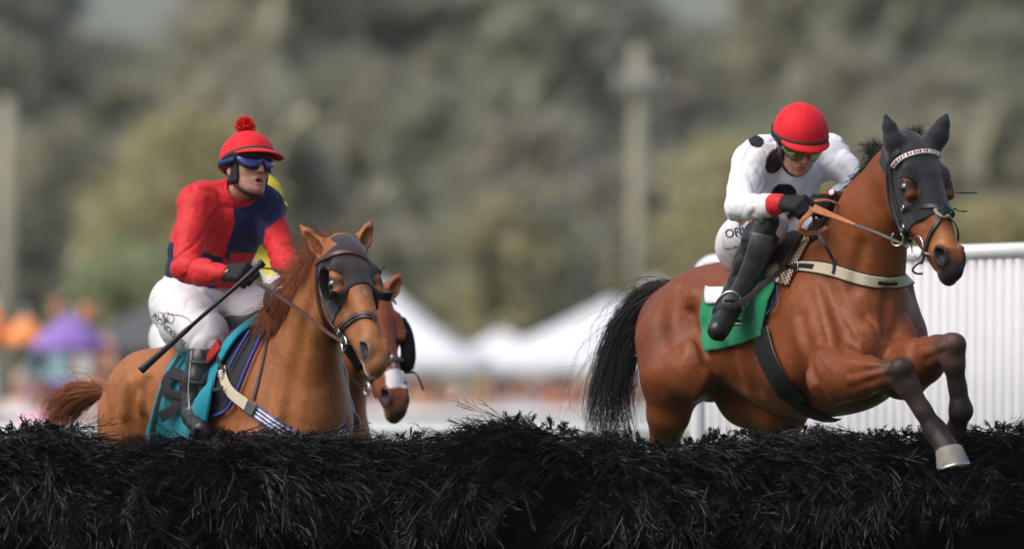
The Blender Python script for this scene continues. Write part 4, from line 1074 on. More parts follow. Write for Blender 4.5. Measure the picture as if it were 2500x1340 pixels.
def hand(S, w, d, n, thumb=1, curl=(55, 150, 225), s=1.0, r=.0098):
    """a hand closing on something: w wrist, d towards the knuckles, n out of its back; returns finger joints"""
    d = nrm(d); n = nrm(n - d * (n @ d)); sd_ = np.cross(d, n) * thumb; J = []
    for i in range(4):
        o = (-.5 + i / 3.0) * .058 * s
        S.add(Cone(w + sd_ * o * .6, .020 * s, w + d * .078 * s + sd_ * o, .0135 * s), .012)
    for i in range(4):
        o = (.5 - i / 3.0) * .064 * s; L = (.044, .048, .045, .036)[i] * s
        p = w + d * (.080, .086, .082, .074)[i] * s + sd_ * o + n * .004; pts = [(p, r * 1.12)]
        for k, (a, l) in enumerate(zip(curl, (1.0, .66, .52))):
            aa = R(a - 4 * i + 6); q = pts[-1][0] + (d * math.cos(aa) - n * math.sin(aa)) * L * l; pts.append((q, r * (1.0, .93, .84)[k]))
        S.chain(pts, .004, None, .008); J.append([q[0] for q in pts])
    t0 = w + d * .022 * s + sd_ * .026 * s - n * .008; t1 = t0 + d * .030 * s + sd_ * .016 * s - n * .020 * s
    t2 = t1 + d * .030 * s - n * .014 * s - sd_ * .004; t3 = t2 + d * .024 * s - n * .004 - sd_ * .012 * s
    S.chain([(t0, .0165 * s), (t1, .0135 * s), (t2, .0115 * s), (t3, .0095 * s)], .006, None, .012)
    return J
def helmet(H, parent, cap_mat, pom=False, name='helmet', visor=1.0, goggle=None, strap_mat=None, text=None, chin=True):
    c0 = (.004, 0, .036); rad = np.array([.127, .110, .119])
    def P(ph, th, k=1.0):
        q = np.array([math.cos(ph) * math.sin(th), math.sin(ph) * math.sin(th), math.cos(th)])
        sp = np.sign(np.cos(th)); e = rad * k
        return H(c0[0] + q[0] * e[0], q[1] * e[1], c0[2] + q[2] * e[2])
    low = lambda ph: R(84 + 26 * (1 - math.cos(ph)) / 2)
    n, m = 72, 22; mb = MB(); V = []
    for i in range(m + 1):
        for j in range(n):
            ph = 2 * math.pi * j / n; th = low(ph) * i / m
            seam = min(abs(((ph + math.pi / 8) % (math.pi / 4)) - math.pi / 8), 1) * math.sin(th)
            k = 1.0 - .010 * math.exp(-(seam / .022) ** 2) + .004 * math.sin(ph * 8) * math.sin(th)
            V.append(P(ph, th, k))
    F = [(i * n + j, (i + 1) * n + j, (i + 1) * n + (j + 1) % n, i * n + (j + 1) % n) for i in range(m) for j in range(n)]
    b0 = len(V)
    for j in range(n): V.append(P(2 * math.pi * j / n, low(2 * math.pi * j / n), .93))
    F += [(m * n + j, b0 + j, b0 + (j + 1) % n, m * n + (j + 1) % n) for j in range(n)]
    hel = obj(name, V, F, cap_mat, parent)
    # grey elastic band round the lower edge
    mb = MB(); G = np.array([[P(2 * math.pi * j / n, low(2 * math.pi * j / n) - R(a), 1.0 + k) for a, k in ((1, .006), (1, .016), (4, .02), (8, .018), (9, .006))] for j in range(n + 1)])
    mb.grid(G[:, ::-1]); V, F = mb.get(); sub('band', V, F, M['grey_band'], hel)
    # peak
    G = []
    for a in np.linspace(-1.12, 1.12, 33):
        row = []; o = P(a, low(a) - R(2), 1.0); out = H.d(math.cos(a * .86), math.sin(a * .86), 0); L = .060 * visor * math.cos(a / 1.12 * math.pi / 2) ** .6
        for t in np.linspace(0, 1, 7):
            row.append(o + out * L * t - H.M[2] * (.014 * t + .012 * t * t) * (L / .06 + .15) + H.M[2] * .004)
        G.append(row)
    mb = MB(); mb.grid(np.array(G), .004); V, F = mb.get(); sub('peak', V, F, cap_mat, hel)
    # black shell below the cap, ear pads and harness
    mb = MB(); G = []
    for j in range(n + 1):
        ph = 2 * math.pi * j / n; row = []
        for a, k in ((-3, .985), (4, .97), (10, .955), (16, .93), (16, .88)):
            q = P(ph, low(ph) + R(a * (1.0 if math.cos(ph) > -.3 else .5)), k); row.append(q)
        G.append(row)
    mb.grid(np.array(G), 0)
    V, F = mb.get(); F = [f[::-1] for f in F]; sub('shell', V, F, M['shell'], hel)
    for sg in (1, -1):
        G = np.array([[H(.012 + .030 * u + .012 * (1 - v), (.082 - .010 * v + .006 * (1 - u * u)) * sg, .020 - .098 * v) for v in np.linspace(0, 1, 8)] for u in np.linspace(-1, 1, 7)])
        mb = MB(); mb.grid(G if sg < 0 else G[::-1], .012); V, F = mb.get(); sub('ear_pad', V, F, M['shell'], hel)
    mb = MB()
    for sg in (1, -1):
        mb.tube(catmull([H(-.03, .078 * sg, .0), H(-.012, .074 * sg, -.05), H(.02, .060 * sg, -.090)], 8), .006, 6)
    mb.tube(catmull([H(.012, .068, -.06), H(.030, .060, -.095), H(.052, .032, -.122), H(.058, 0, -.130), H(.052, -.032, -.122), H(.030, -.060, -.095), H(.012, -.068, -.06)], 24), .0075, 6)
    V, F = mb.get(); sub('chin_strap', V, F, M['shell'], hel)
    if pom:
        c = P(math.pi, R(9), 1.0) + H.M[2] * .030; rg = np.random.RandomState(3); k = 900
        d = nrm(rg.normal(size=(k, 3))); L = rg.uniform(.026, .038, k)[:, None]
        mid = c + d * L * .6 + rg.normal(size=(k, 3)) * .003; S = np.stack([c + d * .008, mid, c + d * L + rg.normal(size=(k, 3)) * .005], 1)
        V, F = strands(S, np.array([.0042, .0044, .0036]), 3); sub('pompom', V, F, M['pom'], hel)
    if goggle is not None:
        G = []
        for a in np.linspace(-1.22, 1.22, 41):
            up_ = .040 - .006 * abs(a) ** 2; lo = -.020 + .020 * math.exp(-(a / .16) ** 2) - .010 * math.exp(-((abs(a) - .5) / .3) ** 2) + .018 * smoothstep(.8, 1.22, np.array(abs(a)))
            row = []
            for v in np.linspace(0, 1, 7):
                bul = 1.0 + .05 * math.sin(v * math.pi)
                row.append(H((.034 + .078 * math.cos(a)) * bul, .090 * math.sin(a) * bul, lo + (up_ - lo) * v))
            G.append(row)
        G = np.array(G)
        mb = MB(); mb.grid(G, .003); g = mb.build('goggles', goggle, parent)
        mb = MB(); mb.tube(G[:, 0], .0032, 6); mb.tube(G[:, -1], .0042, 6)
        V, F = mb.get(); sub('frame', V, F, M['shell'], g)
        mb = MB(); G2 = []
        for a in np.linspace(1.15, 2 * math.pi - 1.15, 40):
            q = []
            for v in (-1, 0, 1):
                zz = .012 + .016 * (1 - math.cos(a - 1.1)) * .5 + v * .0085
                k = math.sqrt(max(1 - ((zz - .036) / .119) ** 2, .1)); ex = 1.02 if abs(a - math.pi) < 1.4 else .96
                q.append(H(c0[0] + math.cos(a) * .131 * k * ex, math.sin(a) * .1145 * k * ex, zz))
            G2.append(q)
        mb.grid(np.array(G2)[:, ::-1], .003); V, F = mb.get(); st = sub('strap', V, F, strap_mat, g)
    return hel
def jockey(name, label, sp):
    j = Horse(); H = sp['H']; j.H = H
    torso = Shape(); [torso.add(*p) for p in sp['torso']]
    legs = Shape(); [legs.add(*p) for p in sp['pelvis']]
    for ch in sp['thighs']: legs.chain(ch, .05, None, .06)
    arms = Shape()
    for ch in sp['arms']: arms.chain(ch, .022, None, .045)
    silk = torso + arms
    boots = Shape()
    for ch in sp['shins']: boots.chain(ch, .02)
    for e in sp.get('feet', []): boots.add(*e)
    hands = Shape(); j.joints = []
    for hp in sp['hands']: j.joints.append(hand(hands, *hp))
    hs = Shape(); human_head(hs, H, sp.get('mouth', .002))
    nk = Shape(); nk.add(Cone(H(-.012, 0, -.06), .052, sp['neckbase'], .062), .03)
    body = Shape(); body.L = [(p.grow(-.007), k, s) for p, k, s in silk.L] + [(p.grow(-.006), k, s) for p, k, s in legs.L] + [(p.grow(-.006), k, s) for p, k, s in boots.L] + [(p.grow(-.001), k, s) for p, k, s in hands.L] + nk.L + hs.L
    j.silk, j.legs, j.boots, j.hands, j.headS = silk, legs, boots, hands, hs
    c = H.o; root = thing('person', sp['pelvis'][0][0].c, label, 'jockey', 'jockeys'); j.root = root
    q = sp.get('q', 1.0)
    V, Q = sdf_mesh(body, .010 * q, (c - .14, c + .15, .0032 * q), smooth=1)
    z = H.loc(V); col = np.tile(lin(206, 150, 128) * .92, (len(V), 1)); near = np.linalg.norm(z, axis=1) < .2
    lip = np.sqrt(((z[:, 0] - .093) / .012) ** 2 + (z[:, 1] / .024) ** 2 + ((z[:, 2] + .071) / .020) ** 2)
    col = mixc(col, lin(178, 100, 92), .75 * (1 - smoothstep(.75, 1.1, lip)) * near)
    inn = np.sqrt(((z[:, 0] - .085) / .012) ** 2 + (z[:, 1] / .018) ** 2 + ((z[:, 2] + .071) / .006) ** 2)
    col = mixc(col, lin(70, 36, 34), (1 - smoothstep(.6, 1.0, inn)) * near * (z[:, 0] < .092))
    chk = np.sqrt(((z[:, 0] - .08) / .03) ** 2 + ((np.abs(z[:, 1]) - .042) / .022) ** 2 + ((z[:, 2] + .03) / .025) ** 2)
    col = mixc(col, lin(205, 122, 104), .45 * (1 - smoothstep(.3, 1.1, chk)) * near)
    col = mixc(col, lin(150, 110, 96), .45 * near * (1 - smoothstep(-.055, -.04, z[:, 2])) * (z[:, 0] > .02) * smoothstep(.9, 1.4, lip))
    obj('body', V, Q, M['skin'], root, col=col)
    wr = lambda f, a, sd: (lambda P: -a * (1.9 * np.exp(-(vnoise(P * np.array([1, 1, .8]), f, sd, 2) / .2) ** 2) - .7))
    hem = sp['hem']
    V, Q = sdf_mesh(silk.grow(.004), .0058 * q, None, region=lambda P: np.maximum((hem[0] - P) @ hem[1], (P - sp['collar'][0]) @ sp['collar'][1]) if False else (hem[0] - P) @ hem[1],
                    disp=lambda P: -wr(30, .0042, 3)(P) - wr(64, .0014, 5)(P) + sp.get('folds', lambda P: 0)(P), smooth=1)
    obj('silks', V, Q, M['silks'], root, col=sp['silkcol'](V))
    mb = MB()                                                                # stand-up collar
    nb, hd = sp['neckbase'], H(-.012, 0, -.06); ax = nrm(hd - nb); s1 = nrm(np.cross(ax, [0, 1, .2])); s2 = np.cross(ax, s1)
    G = np.array([[nb + ax * t + (s1 * math.cos(a) + s2 * math.sin(a)) * rr for t, rr in ((-.02, .088), (.03, .076), (.075, .069), (sp.get('collarh', .10), .067))] for a in np.linspace(0, 2 * math.pi, 29)])
    mb.grid(G, -.005); mb.build('collar', sp['collarmat'], root)
    V, Q = sdf_mesh(legs.grow(.003), .0065 * q, None, region=sp.get('legcut'), disp=lambda P: -wr(30, .0024, 11)(P), smooth=1)
    j.breeches = obj('breeches', V, Q, M['breeches'], root)
    for i, ch in enumerate(sp['shins']):
        b = Shape(); b.chain(ch, .02)
        for e in (sp.get('feet', [])[i::2]): b.add(*e)
        V, Q = sdf_mesh(b.grow(.003), .0062 * q, None, disp=lambda P: -wr(40, .0022, 17)(P), smooth=1)
        obj('boot', V, Q, M['boot'], root)
    for i, hp in enumerate(sp['hands']):
        g = Shape(); hand(g, *hp); d = nrm(hp[1]); g.add(Cone(hp[0] - d * .035, .031, hp[0] + d * .012, .027), .012)
        V, Q = sdf_mesh(g.grow(.0022), .0034 * q, None, smooth=1); gl = obj('glove', V, Q, M['glove'], root)
        if i == 0: j.glove = gl
    return j

# ---- jockey of the chestnut: red and navy quarters
J1H = head_frame(U(602, 412, .56), 36, 11, 8)
def j1_torso(m=lambda p: p):
    Z = lambda *a: U(*m(a)); f = nrm(np.array([.42, -.80, -.20])); rr = np.array([-.906, -.423, 0])
    A = np.array([nrm(np.cross(rr, np.cross(f, rr))), rr, np.cross(f, rr)])
    return [(Cone(Z(566, 535, .69), .150, Z(505, 665, .86), .150, (f, .80)), .05), (Ell(Z(484, 500, .58), (.075, .075, .07)), .07), (Ell(Z(645, 508, .74), (.075, .075, .07)), .07),
            (Cone(Z(500, 488, .62), .06, Z(630, 492, .74), .06), .06), (Ell(Z(474, 606, .86), (.095, .11, .16)), .08), (Cone(Z(505, 665, .86), .150, Z(495, 745, .90), .155, (f, .85)), .05)]
def quarters(V, nearx):
    red = np.array([.62, .018, .022]); navy = np.array([.007, .013, .062])
    p = PX(V); x, y = p[:, 0], p[:, 1]
    # body split by a front seam and by a hoop at the waist (garment pattern)
    seam = 572 - .30 * np.maximum(y - 545, 0) - .05 * (545 - np.minimum(y, 545))
    left = x < seam; hoop = 618 + .20 * (x - 480) * (x < 560) + .10 * np.minimum(x - 480, 80) - 8
    low = y > hoop; nav = (~left & ~low) | (left & low)
    c = np.where(nav[:, None], navy, red)
    return c, red, navy
def j1_col(V):
    c, red, navy = quarters(V, 0)
    for ch in J1['arms']:
        sl = Shape(); sl.chain(ch, .02); d = sl(V)
        ts = Shape(); ts.add(J1['torso'][0][0]); m = (d < .022) & (ts(V) > -.010) & (PX(V)[:, 1] > 470)
        if ch is J1['arms'][0]:
            c[m] = red
        else: c[(d < .022) & (PX(V)[:, 0] > 652 + .12 * (520 - PX(V)[:, 1])) & (PX(V)[:, 1] > 528 - .8 * (PX(V)[:, 0] - 690))] = red
    return c
J1 = dict(H=J1H, mouth=.006, neckbase=U(573, 492, .66), torso=j1_torso(),
    arms=[[(U(482, 505, .56), .070), (U(463, 580, .47), .058), (U(455, 655, .39), .053), (U(500, 668, .32), .049), (U(548, 668, .25), .034)],
          [(U(648, 515, .72), .068), (U(672, 575, .60), .055), (U(697, 640, .46), .050), (U(725, 665, .32), .046), (U(752, 682, .22), .036)]],
    hands=[(U(556, 666, .245), U(640, 662, .10) - U(556, 666, .245), np.array([-.25, -.8, .62]), -1, (62, 150, 235), 1.08),
           (U(760, 685, .20), U(800, 690, .05) - U(760, 685, .20), np.array([.4, -.5, .7]), 1)],
    pelvis=[(Ell(U(505, 738, .88), (.15, .13, .12)), .05), (Ell(U(440, 745, .88), (.105, .12, .11)), .06), (Cone(U(503, 688, .865), .146, U(503, 720, .875), .15, (nrm(np.array([.42, -.80, -.20])), .85)), .04)],
    thighs=[[(U(440, 745, .84), .118), (U(460, 785, .62), .112), (U(500, 812, .44), .082), (U(506, 838, .41), .066)],
            [(U(570, 745, .94), .118), (U(640, 765, .78), .108), (U(745, 785, .58), .080), (U(762, 805, .56), .064)]],
    shins=[[(U(505, 838, .41), .057), (U(495, 885, .40), .063), (U(485, 925, .39), .058), (U(473, 985, .38), .041), (U(470, 1008, .37), .043)],
           [(U(765, 800, .56), .057), (U(790, 860, .58), .063), (U(812, 920, .60), .055), (U(832, 985, .62), .041), (U(835, 1005, .62), .043)]],
    feet=[(Cone(U(470, 1015, .37), .042, U(492, 1048, .22), .034), .02), (Cone(U(836, 1008, .62), .042, U(858, 1030, .50), .034), .02)],
    hem=(U(500, 706, .86), nrm(np.array([-.02, .25, -1.0])) * -1), silkcol=None, collarmat=None, collar=None, legcut=None)
J1['hem'] = (U(500, 704, .80), np.array([0, 0, 1.0]))
J1['silkcol'] = j1_col
M['red_silk'] = mat('red_silk', (.62, .018, .022), rough=.58, spec=.3, sheen=.1); M['white_silk'] = mat('white_silk', (.78, .77, .80), rough=.6)
J1['collarmat'] = M['red_silk']
j1 = jockey('person', 'jockey in red and navy quartered silks and red pompom cap, riding the chestnut horse', J1)
hel1 = helmet(J1H, j1.root, M['red_cap'], pom=True, goggle=M['lens_blue'], strap_mat=M['navy'])

# ---- jockey of the third horse: white and yellow, mostly hidden
SJ = (-4, 82, 2.0)
def mj(a): return (a[0] + SJ[0], a[1] + SJ[1], a[2] + SJ[2])
def mjw(P): q = PX(P); return U(q[0] + SJ[0], q[1] + SJ[1], P[1] + SJ[2])
J3H = head_frame(U(630, 508, 2.5), 16, -10, 0)
def j3_col(V):
    c = np.tile([.72, .72, .70], (len(V), 1)); n = vnoise(V, 26, 31, 1)
    return np.where((n > .28)[:, None], np.array([.72, .66, .05]), c)
mch = lambda L: [[(mjw(p), r_) for p, r_ in ch] for ch in L]
J3 = dict(H=J3H, neckbase=mjw(U(573, 492, .66)), torso=j1_torso(mj), arms=mch(J1['arms']), thighs=mch(J1['thighs']), shins=mch(J1['shins']),
    hands=[(mjw(h_[0]), h_[1], h_[2], *h_[3:]) for h_ in J1['hands']],
    pelvis=[(Ell(mjw(e.c), e.r), k) for e, k in J1['pelvis'][:2]], feet=[(Cone(mjw(e.a), e.ra, mjw(e.b), e.rb), k) for e, k in J1['feet']],
    hem=(mjw(U(500, 704, .80)), np.array([0, 0, 1.0])), silkcol=j3_col, collarmat=M['white_silk'], q=1.7)
j3 = jockey('person', 'jockey in white and yellow silks and yellow cap, hidden behind the red and navy jockey', J3)
hel3 = helmet(J3H, j3.root, M['yellow_cap'], goggle=M['shell'], strap_mat=M['shell'])

# ---- jockey of the bay: white silks with black spots
J2H = head_frame(U(1950, 342, -.16), 17, -34, 0)
def j2_col(V):
    c = np.tile([.80, .79, .82], (len(V), 1)); p = PX(V); blk = np.array([.006, .006, .008])
    for px, py, Y, rx, ry, an in ((1892, 393, -.06, 21, 34, 25), (1846, 345, .02, 20, 15, 25), (1914, 474, .02, 31, 26, 0), (1936, 530, .02, 14, 19, 30), (2044, 500, .1, 20, 18, 0)):
        d = (p - [px, py]); a = R(an); u = (d[:, 0] * math.cos(a) + d[:, 1] * math.sin(a)) / rx; v = (-d[:, 0] * math.sin(a) + d[:, 1] * math.cos(a)) / ry
        m = (u * u + v * v < 1) & (np.abs(V[:, 1] - Y) < .28)
        if py > 440:
            sl = Shape(); sl.chain(J2['arms'][0], .02); m &= sl(V) > .012
        c[m] = blk
    for ch in J2['arms']:
        a, b = ch[-2][0], ch[-1][0]; ax = nrm(b - a); t = (V - b) @ ax; rr = np.linalg.norm(V - b - t[:, None] * ax, axis=1)
        m = (t > -.040) & (t < .06) & (rr < .075); c[m] = [.62, .018, .022]
    return c
J2 = dict(H=J2H, mouth=0.0, neckbase=U(1940, 400, .02),
    torso=[(Cone(U(1928, 436, .06), .132, U(1872, 560, .30), .136, (nrm(np.array([.45, -.8, -.5])), .82)), .05), (Ell(U(1845, 398, -.04), (.078, .078, .075)), .07), (Ell(U(2028, 385, .12), (.072, .072, .07)), .07),
           (Cone(U(1862, 380, .02), .075, U(2010, 374, .14), .068), .06), (Ell(U(1865, 420, .14), (.115, .13, .12)), .07), (Cone(U(1870, 560, .30), .134, U(1845, 615, .36), .135), .05)],
    arms=[[(U(1836, 405, -.08), .074), (U(1818, 455, -.15), .061), (U(1808, 507, -.22), .053), (U(1850, 506, -.29), .047), (U(1905, 498, -.39), .035)],
          [(U(2026, 384, .10), .068), (U(2062, 415, .02), .055), (U(2098, 456, -.06), .048), (U(2060, 480, -.16), .044), (U(2025, 492, -.26), .034)]],
    hands=[(U(1922, 497, -.42), U(1985, 498, -.55) - U(1922, 497, -.42), np.array([-.2, -.7, .7]), -1, (58, 140, 225), 1.0),
           (U(2016, 494, -.30), U(1985, 500, -.45) - U(2016, 494, -.30), np.array([.5, -.4, .7]), 1)],
    pelvis=[(Ell(U(1850, 600, .36), (.14, .13, .13)), .05), (Ell(U(1815, 605, .30), (.085, .11, .11)), .06), (Cone(U(1872, 556, .30), .130, U(1858, 590, .33), .135), .04)],
    thighs=[[(U(1815, 600, .24), .105), (U(1835, 575, .02), .098), (U(1866, 552, -.22), .080), (U(1868, 556, -.25), .066)],
            [(U(1900, 610, .38), .110), (U(1960, 580, .16), .095), (U(2002, 556, -.02), .074), (U(2010, 560, -.04), .064)]],
    shins=[[(U(1866, 548, -.27), .064), (U(1855, 590, -.26), .068), (U(1832, 640, -.22), .060), (U(1792, 725, -.18), .043), (U(1784, 742, -.17), .044)],
           [(U(2010, 560, -.04), .062), (U(2060, 640, .10), .064), (U(2100, 700, .16), .056), (U(2110, 760, .20), .041), (U(2110, 775, .2), .043)]],
    feet=[(Cone(U(1781, 750, -.18), .047, U(1754, 806, -.30), .040), .02), (Cone(U(2110, 780, .19), .042, U(2125, 810, .08), .034), .02)],
    hem=(U(1850, 572, .3), nrm(np.array([.1, -.35, 1.0]))), silkcol=j2_col, collarmat=M['white_silk'], legcut=None, collarh=.05)
j2 = jockey('person', 'crouching jockey in white silks with black spots and plain red cap, riding the bay horse', J2)
hel2 = helmet(J2H, j2.root, M['red_cap'], goggle=M['lens_gold'], strap_mat=M['shell'], visor=.5)
# ------------------------------------------------------------------ tack
def head_shape(h, off=0.0):
    return h.headS if off == 0 else h.headS.grow(off)
def patch(shape, A, B, n, m, off, th, name, mats, parent=None, part=None, puff=0., wr=0., seed=0, uv=None):
    """sheet draped on a shape: pixel edges A and B, joined by straight runs; a real slab standing off the body"""
    a, b = catmull(np.array(A, float), n), catmull(np.array(B, float), n)
    t = np.linspace(0, 1, m)[None, :, None]; Q = a[:, None] * (1 - t) + b[:, None] * t
    P = shape.hit(Q[..., 0].ravel(), Q[..., 1].ravel(), 0.0)
    G = P.reshape(n, m, 3); 
    for _ in range(2): G[1:-1, 1:-1] = .4 * G[1:-1, 1:-1] + .15 * (G[:-2, 1:-1] + G[2:, 1:-1] + G[1:-1, :-2] + G[1:-1, 2:])
    N = shape.grad(G.reshape(-1, 3), .012).reshape(n, m, 3)
    for _ in range(5): N[1:-1, 1:-1] = nrm(.4 * N[1:-1, 1:-1] + .15 * (N[:-2, 1:-1] + N[2:, 1:-1] + N[1:-1, :-2] + N[1:-1, 2:]))
    w_ = off + wr * (vnoise(G.reshape(-1, 3) * [1, 1, .35], 26, seed, 2).reshape(n, m) * .6 + .6) + puff * (np.sin(np.linspace(0, math.pi, n))[:, None] * np.sin(np.linspace(0, math.pi, m))[None])
    G = G + N * w_[..., None]
    dn = np.cross(np.gradient(G, axis=0), np.gradient(G, axis=1))
    if (dn * N).sum() < 0: G = G[:, ::-1]
    mb = MB(); mb.grid(G, th); V, F = mb.get()
    o = sub(name, V, F, mats, part) if part is not None else obj(name, V, F, mats, parent)
    if uv:
        me = o.data; l = me.uv_layers.new(name='UVMap'); idx = np.zeros(len(me.loops), np.int32); me.loops.foreach_get('vertex_index', idx)
        k = idx % (n * m); l.data.foreach_set('uv', np.stack([(k // m) * uv[0] / n, (k % m) * uv[1] / m], 1).ravel().astype(np.float32))
    return o
def ring(c, M_, r, wire, a0=0, a1=360, ry=None, n=40):
    t = np.radians(np.linspace(a0, a1, n)); ry = ry or r
    return [np.asarray(c) + M_[0] * r * math.cos(a) + M_[1] * ry * math.sin(a) for a in t], wire
def hood(h, name, label, region, m, off=.0055, shape=None):
    S = (h.S.near(np.minimum(h.H(0, 0, 0), h.H(.3, 0, 0)) - .25, np.maximum(h.H(0, 0, 0), h.H(.3, 0, 0)) + .25, .05)).grow(off); S.L = [q for q in S.L if not (q[2] < 0 and isinstance(q[0], Ell) and q[0].r.max() > .034)]; c = [h.H(a, b, w_) for a in (-.2, .42) for b in (-.2, .1) for w_ in (-.13, .13)]
    V, Q = sdf_mesh(S, .0046, region=lambda P: region(h.H.loc(P)), smooth=1)
    rt = thing(name, h.H.o, label, 'hood'); obj('cloth', V, Q, m, rt); return rt
def buckle(c, M_, w_, h_, parent=None, part=None, m=None):
    mb = MB(); q = [(-1, -1), (1, -1), (1, 1), (-1, 1), (-1, -1)]
    mb.tube([np.asarray(c) + M_[0] * a * w_ + M_[1] * b * h_ for a, b in q], .0026, 6); mb.tube([c - M_[0] * w_, c + M_[0] * w_ * .9], .002, 5)
    return mb.build('buckle', m or M['steel'], parent, part=part)
def free(P, wd, th, name, mats, parent=None, part=None, n=40, nref=(0, -1, .1)):
    """a strap hanging free through 3d points, its flat side turned towards nref"""
    P = catmull(P, n); T = nrm(np.gradient(P, axis=0)); N = np.tile(nrm(nref), (n, 1)); N = nrm(N - T * (T * N).sum(1)[:, None])
    if not np.isscalar(wd): wd = np.interp(np.linspace(0, 1, n), np.linspace(0, 1, len(wd)), wd)
    return ribbon(P, N, wd, th, name, mats, parent, part)

# ======== bay
def bay_region(z):
    u, v, w_ = z[..., 0], z[..., 1], z[..., 2]
    body = np.maximum(np.maximum(u - (.343 + .22 * v), -(v + .025 + .52 * u + .06 * np.clip((.08 - u) / .08, 0, 1))), -.10 - u)
    ears = np.maximum(np.maximum(u - .0, -v - .07 + .5 * np.minimum(u + .05, 0)), .030 - np.abs(w_))
    d = np.minimum(body, ears)
    for sg in (1, -1):
        e = (np.sqrt(((u - .212) / .058) ** 2 + ((v - .018) / .047) ** 2 + ((w_ - .095 * sg) / .055) ** 2) - 1) * .045; d = np.maximum(d, -e)
    return d
hb = hood(bay, 'ear_hood', 'black cloth hood with ear covers and eye holes on the bay horse', bay_region, M['hood'])
HS = bay.S
bb = thing('bridle', bay.H.o, 'black leather bridle with a red, white and black diamond browband on the bay horse', 'bridle'); bl = M['black_leather']
hp = strap(HS, [(2196, 368), (2176, 388), (2174, 430), (2186, 495), (2199, 540), (2206, 566)], .020, .005, 'cheekpiece', bl, bb, off=.007)
strap(HS, [(2168, 396), (2166, 440), (2174, 500), (2190, 560)], .014, .004, 'throatlatch', bl, bb, off=.006)
strap(HS, [(2206, 566), (2214, 580), (2224, 592)], .022, .007, 'bit_strap', bl, bb, off=.008, n=14)
wb = mat('white_browband', (.75, .72, .72), rough=.4); rb_ = mat('red_bead', (.62, .03, .05), rough=.35); kb = mat('black_bead', (.01, .01, .012), rough=.3)
BP = catmull([(2180, 408), (2188, 396), (2208, 383), (2236, 373), (2262, 370), (2284, 374), (2297, 381)], 60); BP3 = HS.hit(BP[:, 0], BP[:, 1], .007)
BN = HS.grad(BP3, .008)
for _ in range(6): BN[1:-1] = nrm(.5 * BN[1:-1] + .25 * (BN[:-2] + BN[2:])); BP3[1:-1] = .5 * BP3[1:-1] + .25 * (BP3[:-2] + BP3[2:])
br = ribbon(BP3, BN, .021, .006, 'browband', wb, bb)
T_ = nrm(np.gradient(BP3, axis=0)); W_ = nrm(np.cross(T_, BN)); mb1 = MB()
for k in range(17):
    i = 2 + int(56 * k / 16.5); c = BP3[i] + BN[i] * .0075; t, w2 = T_[i] * .0052, W_[i] * .0095; mb1.add([c - t, c - w2, c + t, c + w2, c + BN[i] * .002], [(0, 1, 4), (1, 2, 4), (2, 3, 4), (3, 0, 4)], k % 2)
V, F = mb1.get(); sub('diamond_beads', V, F, [kb, rb_], br, smooth=False, matidx=mb1.mi)
nb_ = strap(HS, [(2200, 512), (2222, 507), (2250, 504), (2280, 503), (2300, 508)], .0185, .005, 'noseband', bl, bb, off=.008)
free([HS.hit(2300, 508, .010)[0], HS.hit(2311, 506, .010)[0], bay.H(.335, .045, -.062), bay.H(.315, -.01, -.088)], .0185, .005, 'noseband_far_side', bl, bb, nref=tuple(bay.H.d(0, .5, -1)))
strap(HS, [(2302, 520), (2287, 545), (2271, 572), (2261, 600), (2256, 628), (2250, 645)], .018, .005, 'lower_noseband', bl, bb, off=.004)
free([HS.hit(2306, 524, .006)[0], bay.H(.40, .048, -.045), bay.H(.43, .005, -.068), bay.H(.46, -.04, -.062)], .018, .005, 'lower_noseband_far_side', bl, bb, nref=tuple(bay.H.d(0, .5, -1)))
c = HS.hit(2303, 514, .014)[0]; nn = HS.grad(c[None], .01)[0]; tx = nrm(np.cross(nn, [0, 0, 1])); ty = np.cross(nn, tx)
mb = MB(); V = []; n = 28
for rr, zz in ((1.0, -.002), (1.0, .003), (.8, .006), (.0, .007)):
    for j in range(n):
        a = 2 * math.pi * j / n; k = 1 + .22 * math.cos(4 * a + .6); V.append(c + (tx * math.cos(a) + ty * math.sin(a)) * .021 * rr * k + nn * zz)
mb.add(V, [(i * n + j, i * n + (j + 1) % n, (i + 1) * n + (j + 1) % n, (i + 1) * n + j) for i in range(3) for j in range(n)])
mb.build('crossover_disc', bl, bb)
strap(HS, [(2283, 512), (2290, 524), (2302, 530), (2314, 528)], .014, .012, 'fleece_pad', mat('cream_fleece', (.5, .44, .33), rough=.95, bump=1, bscale=300, bdist=.01), bb, off=.004, n=16)
c = bay.H(.435, -.050, .090); rp, wr_ = ring(c, [bay.H.M[0], bay.H.M[1]], .043, .0033); mb = MB(); mb.tube(rp, wr_, 8, cap=False); mb.build('bit_ring', M['steel'], bb)
mb = MB(); p = bay.H(.470, -.040, .082)
V = [p + .0085 * np.array([math.cos(a) * math.sin(b), math.sin(a) * math.sin(b), math.cos(b)]) for b in np.linspace(0, math.pi, 9) for a in np.linspace(0, 2 * math.pi, 12, endpoint=False)]
mb.add(V, [(i * 12 + j, i * 12 + (j + 1) % 12, (i + 1) * 12 + (j + 1) % 12, (i + 1) * 12 + j) for i in range(8) for j in range(12)]); mb.tube([p, bay.H(.485, -.045, .03), bay.H(.485, -.045, -.03)], .006, 8); mb.build('bit_mouthpiece', M['steel'], bb)
free([HS.hit(2250, 640, .004)[0], U(2236, 648, -.92), U(2228, 660, -.92), U(2238, 668, -.90), U(2252, 668, -.88)], .008, .003, 'chin_strap', bl, bb)
buckle(HS.hit(2203, 508, .015)[0], [bay.H.M[1], bay.H.M[0]], .010, .009, bb); buckle(HS.hit(2203, 556, .015)[0], [bay.H.M[1], bay.H.M[0]], .011, .012, bb)
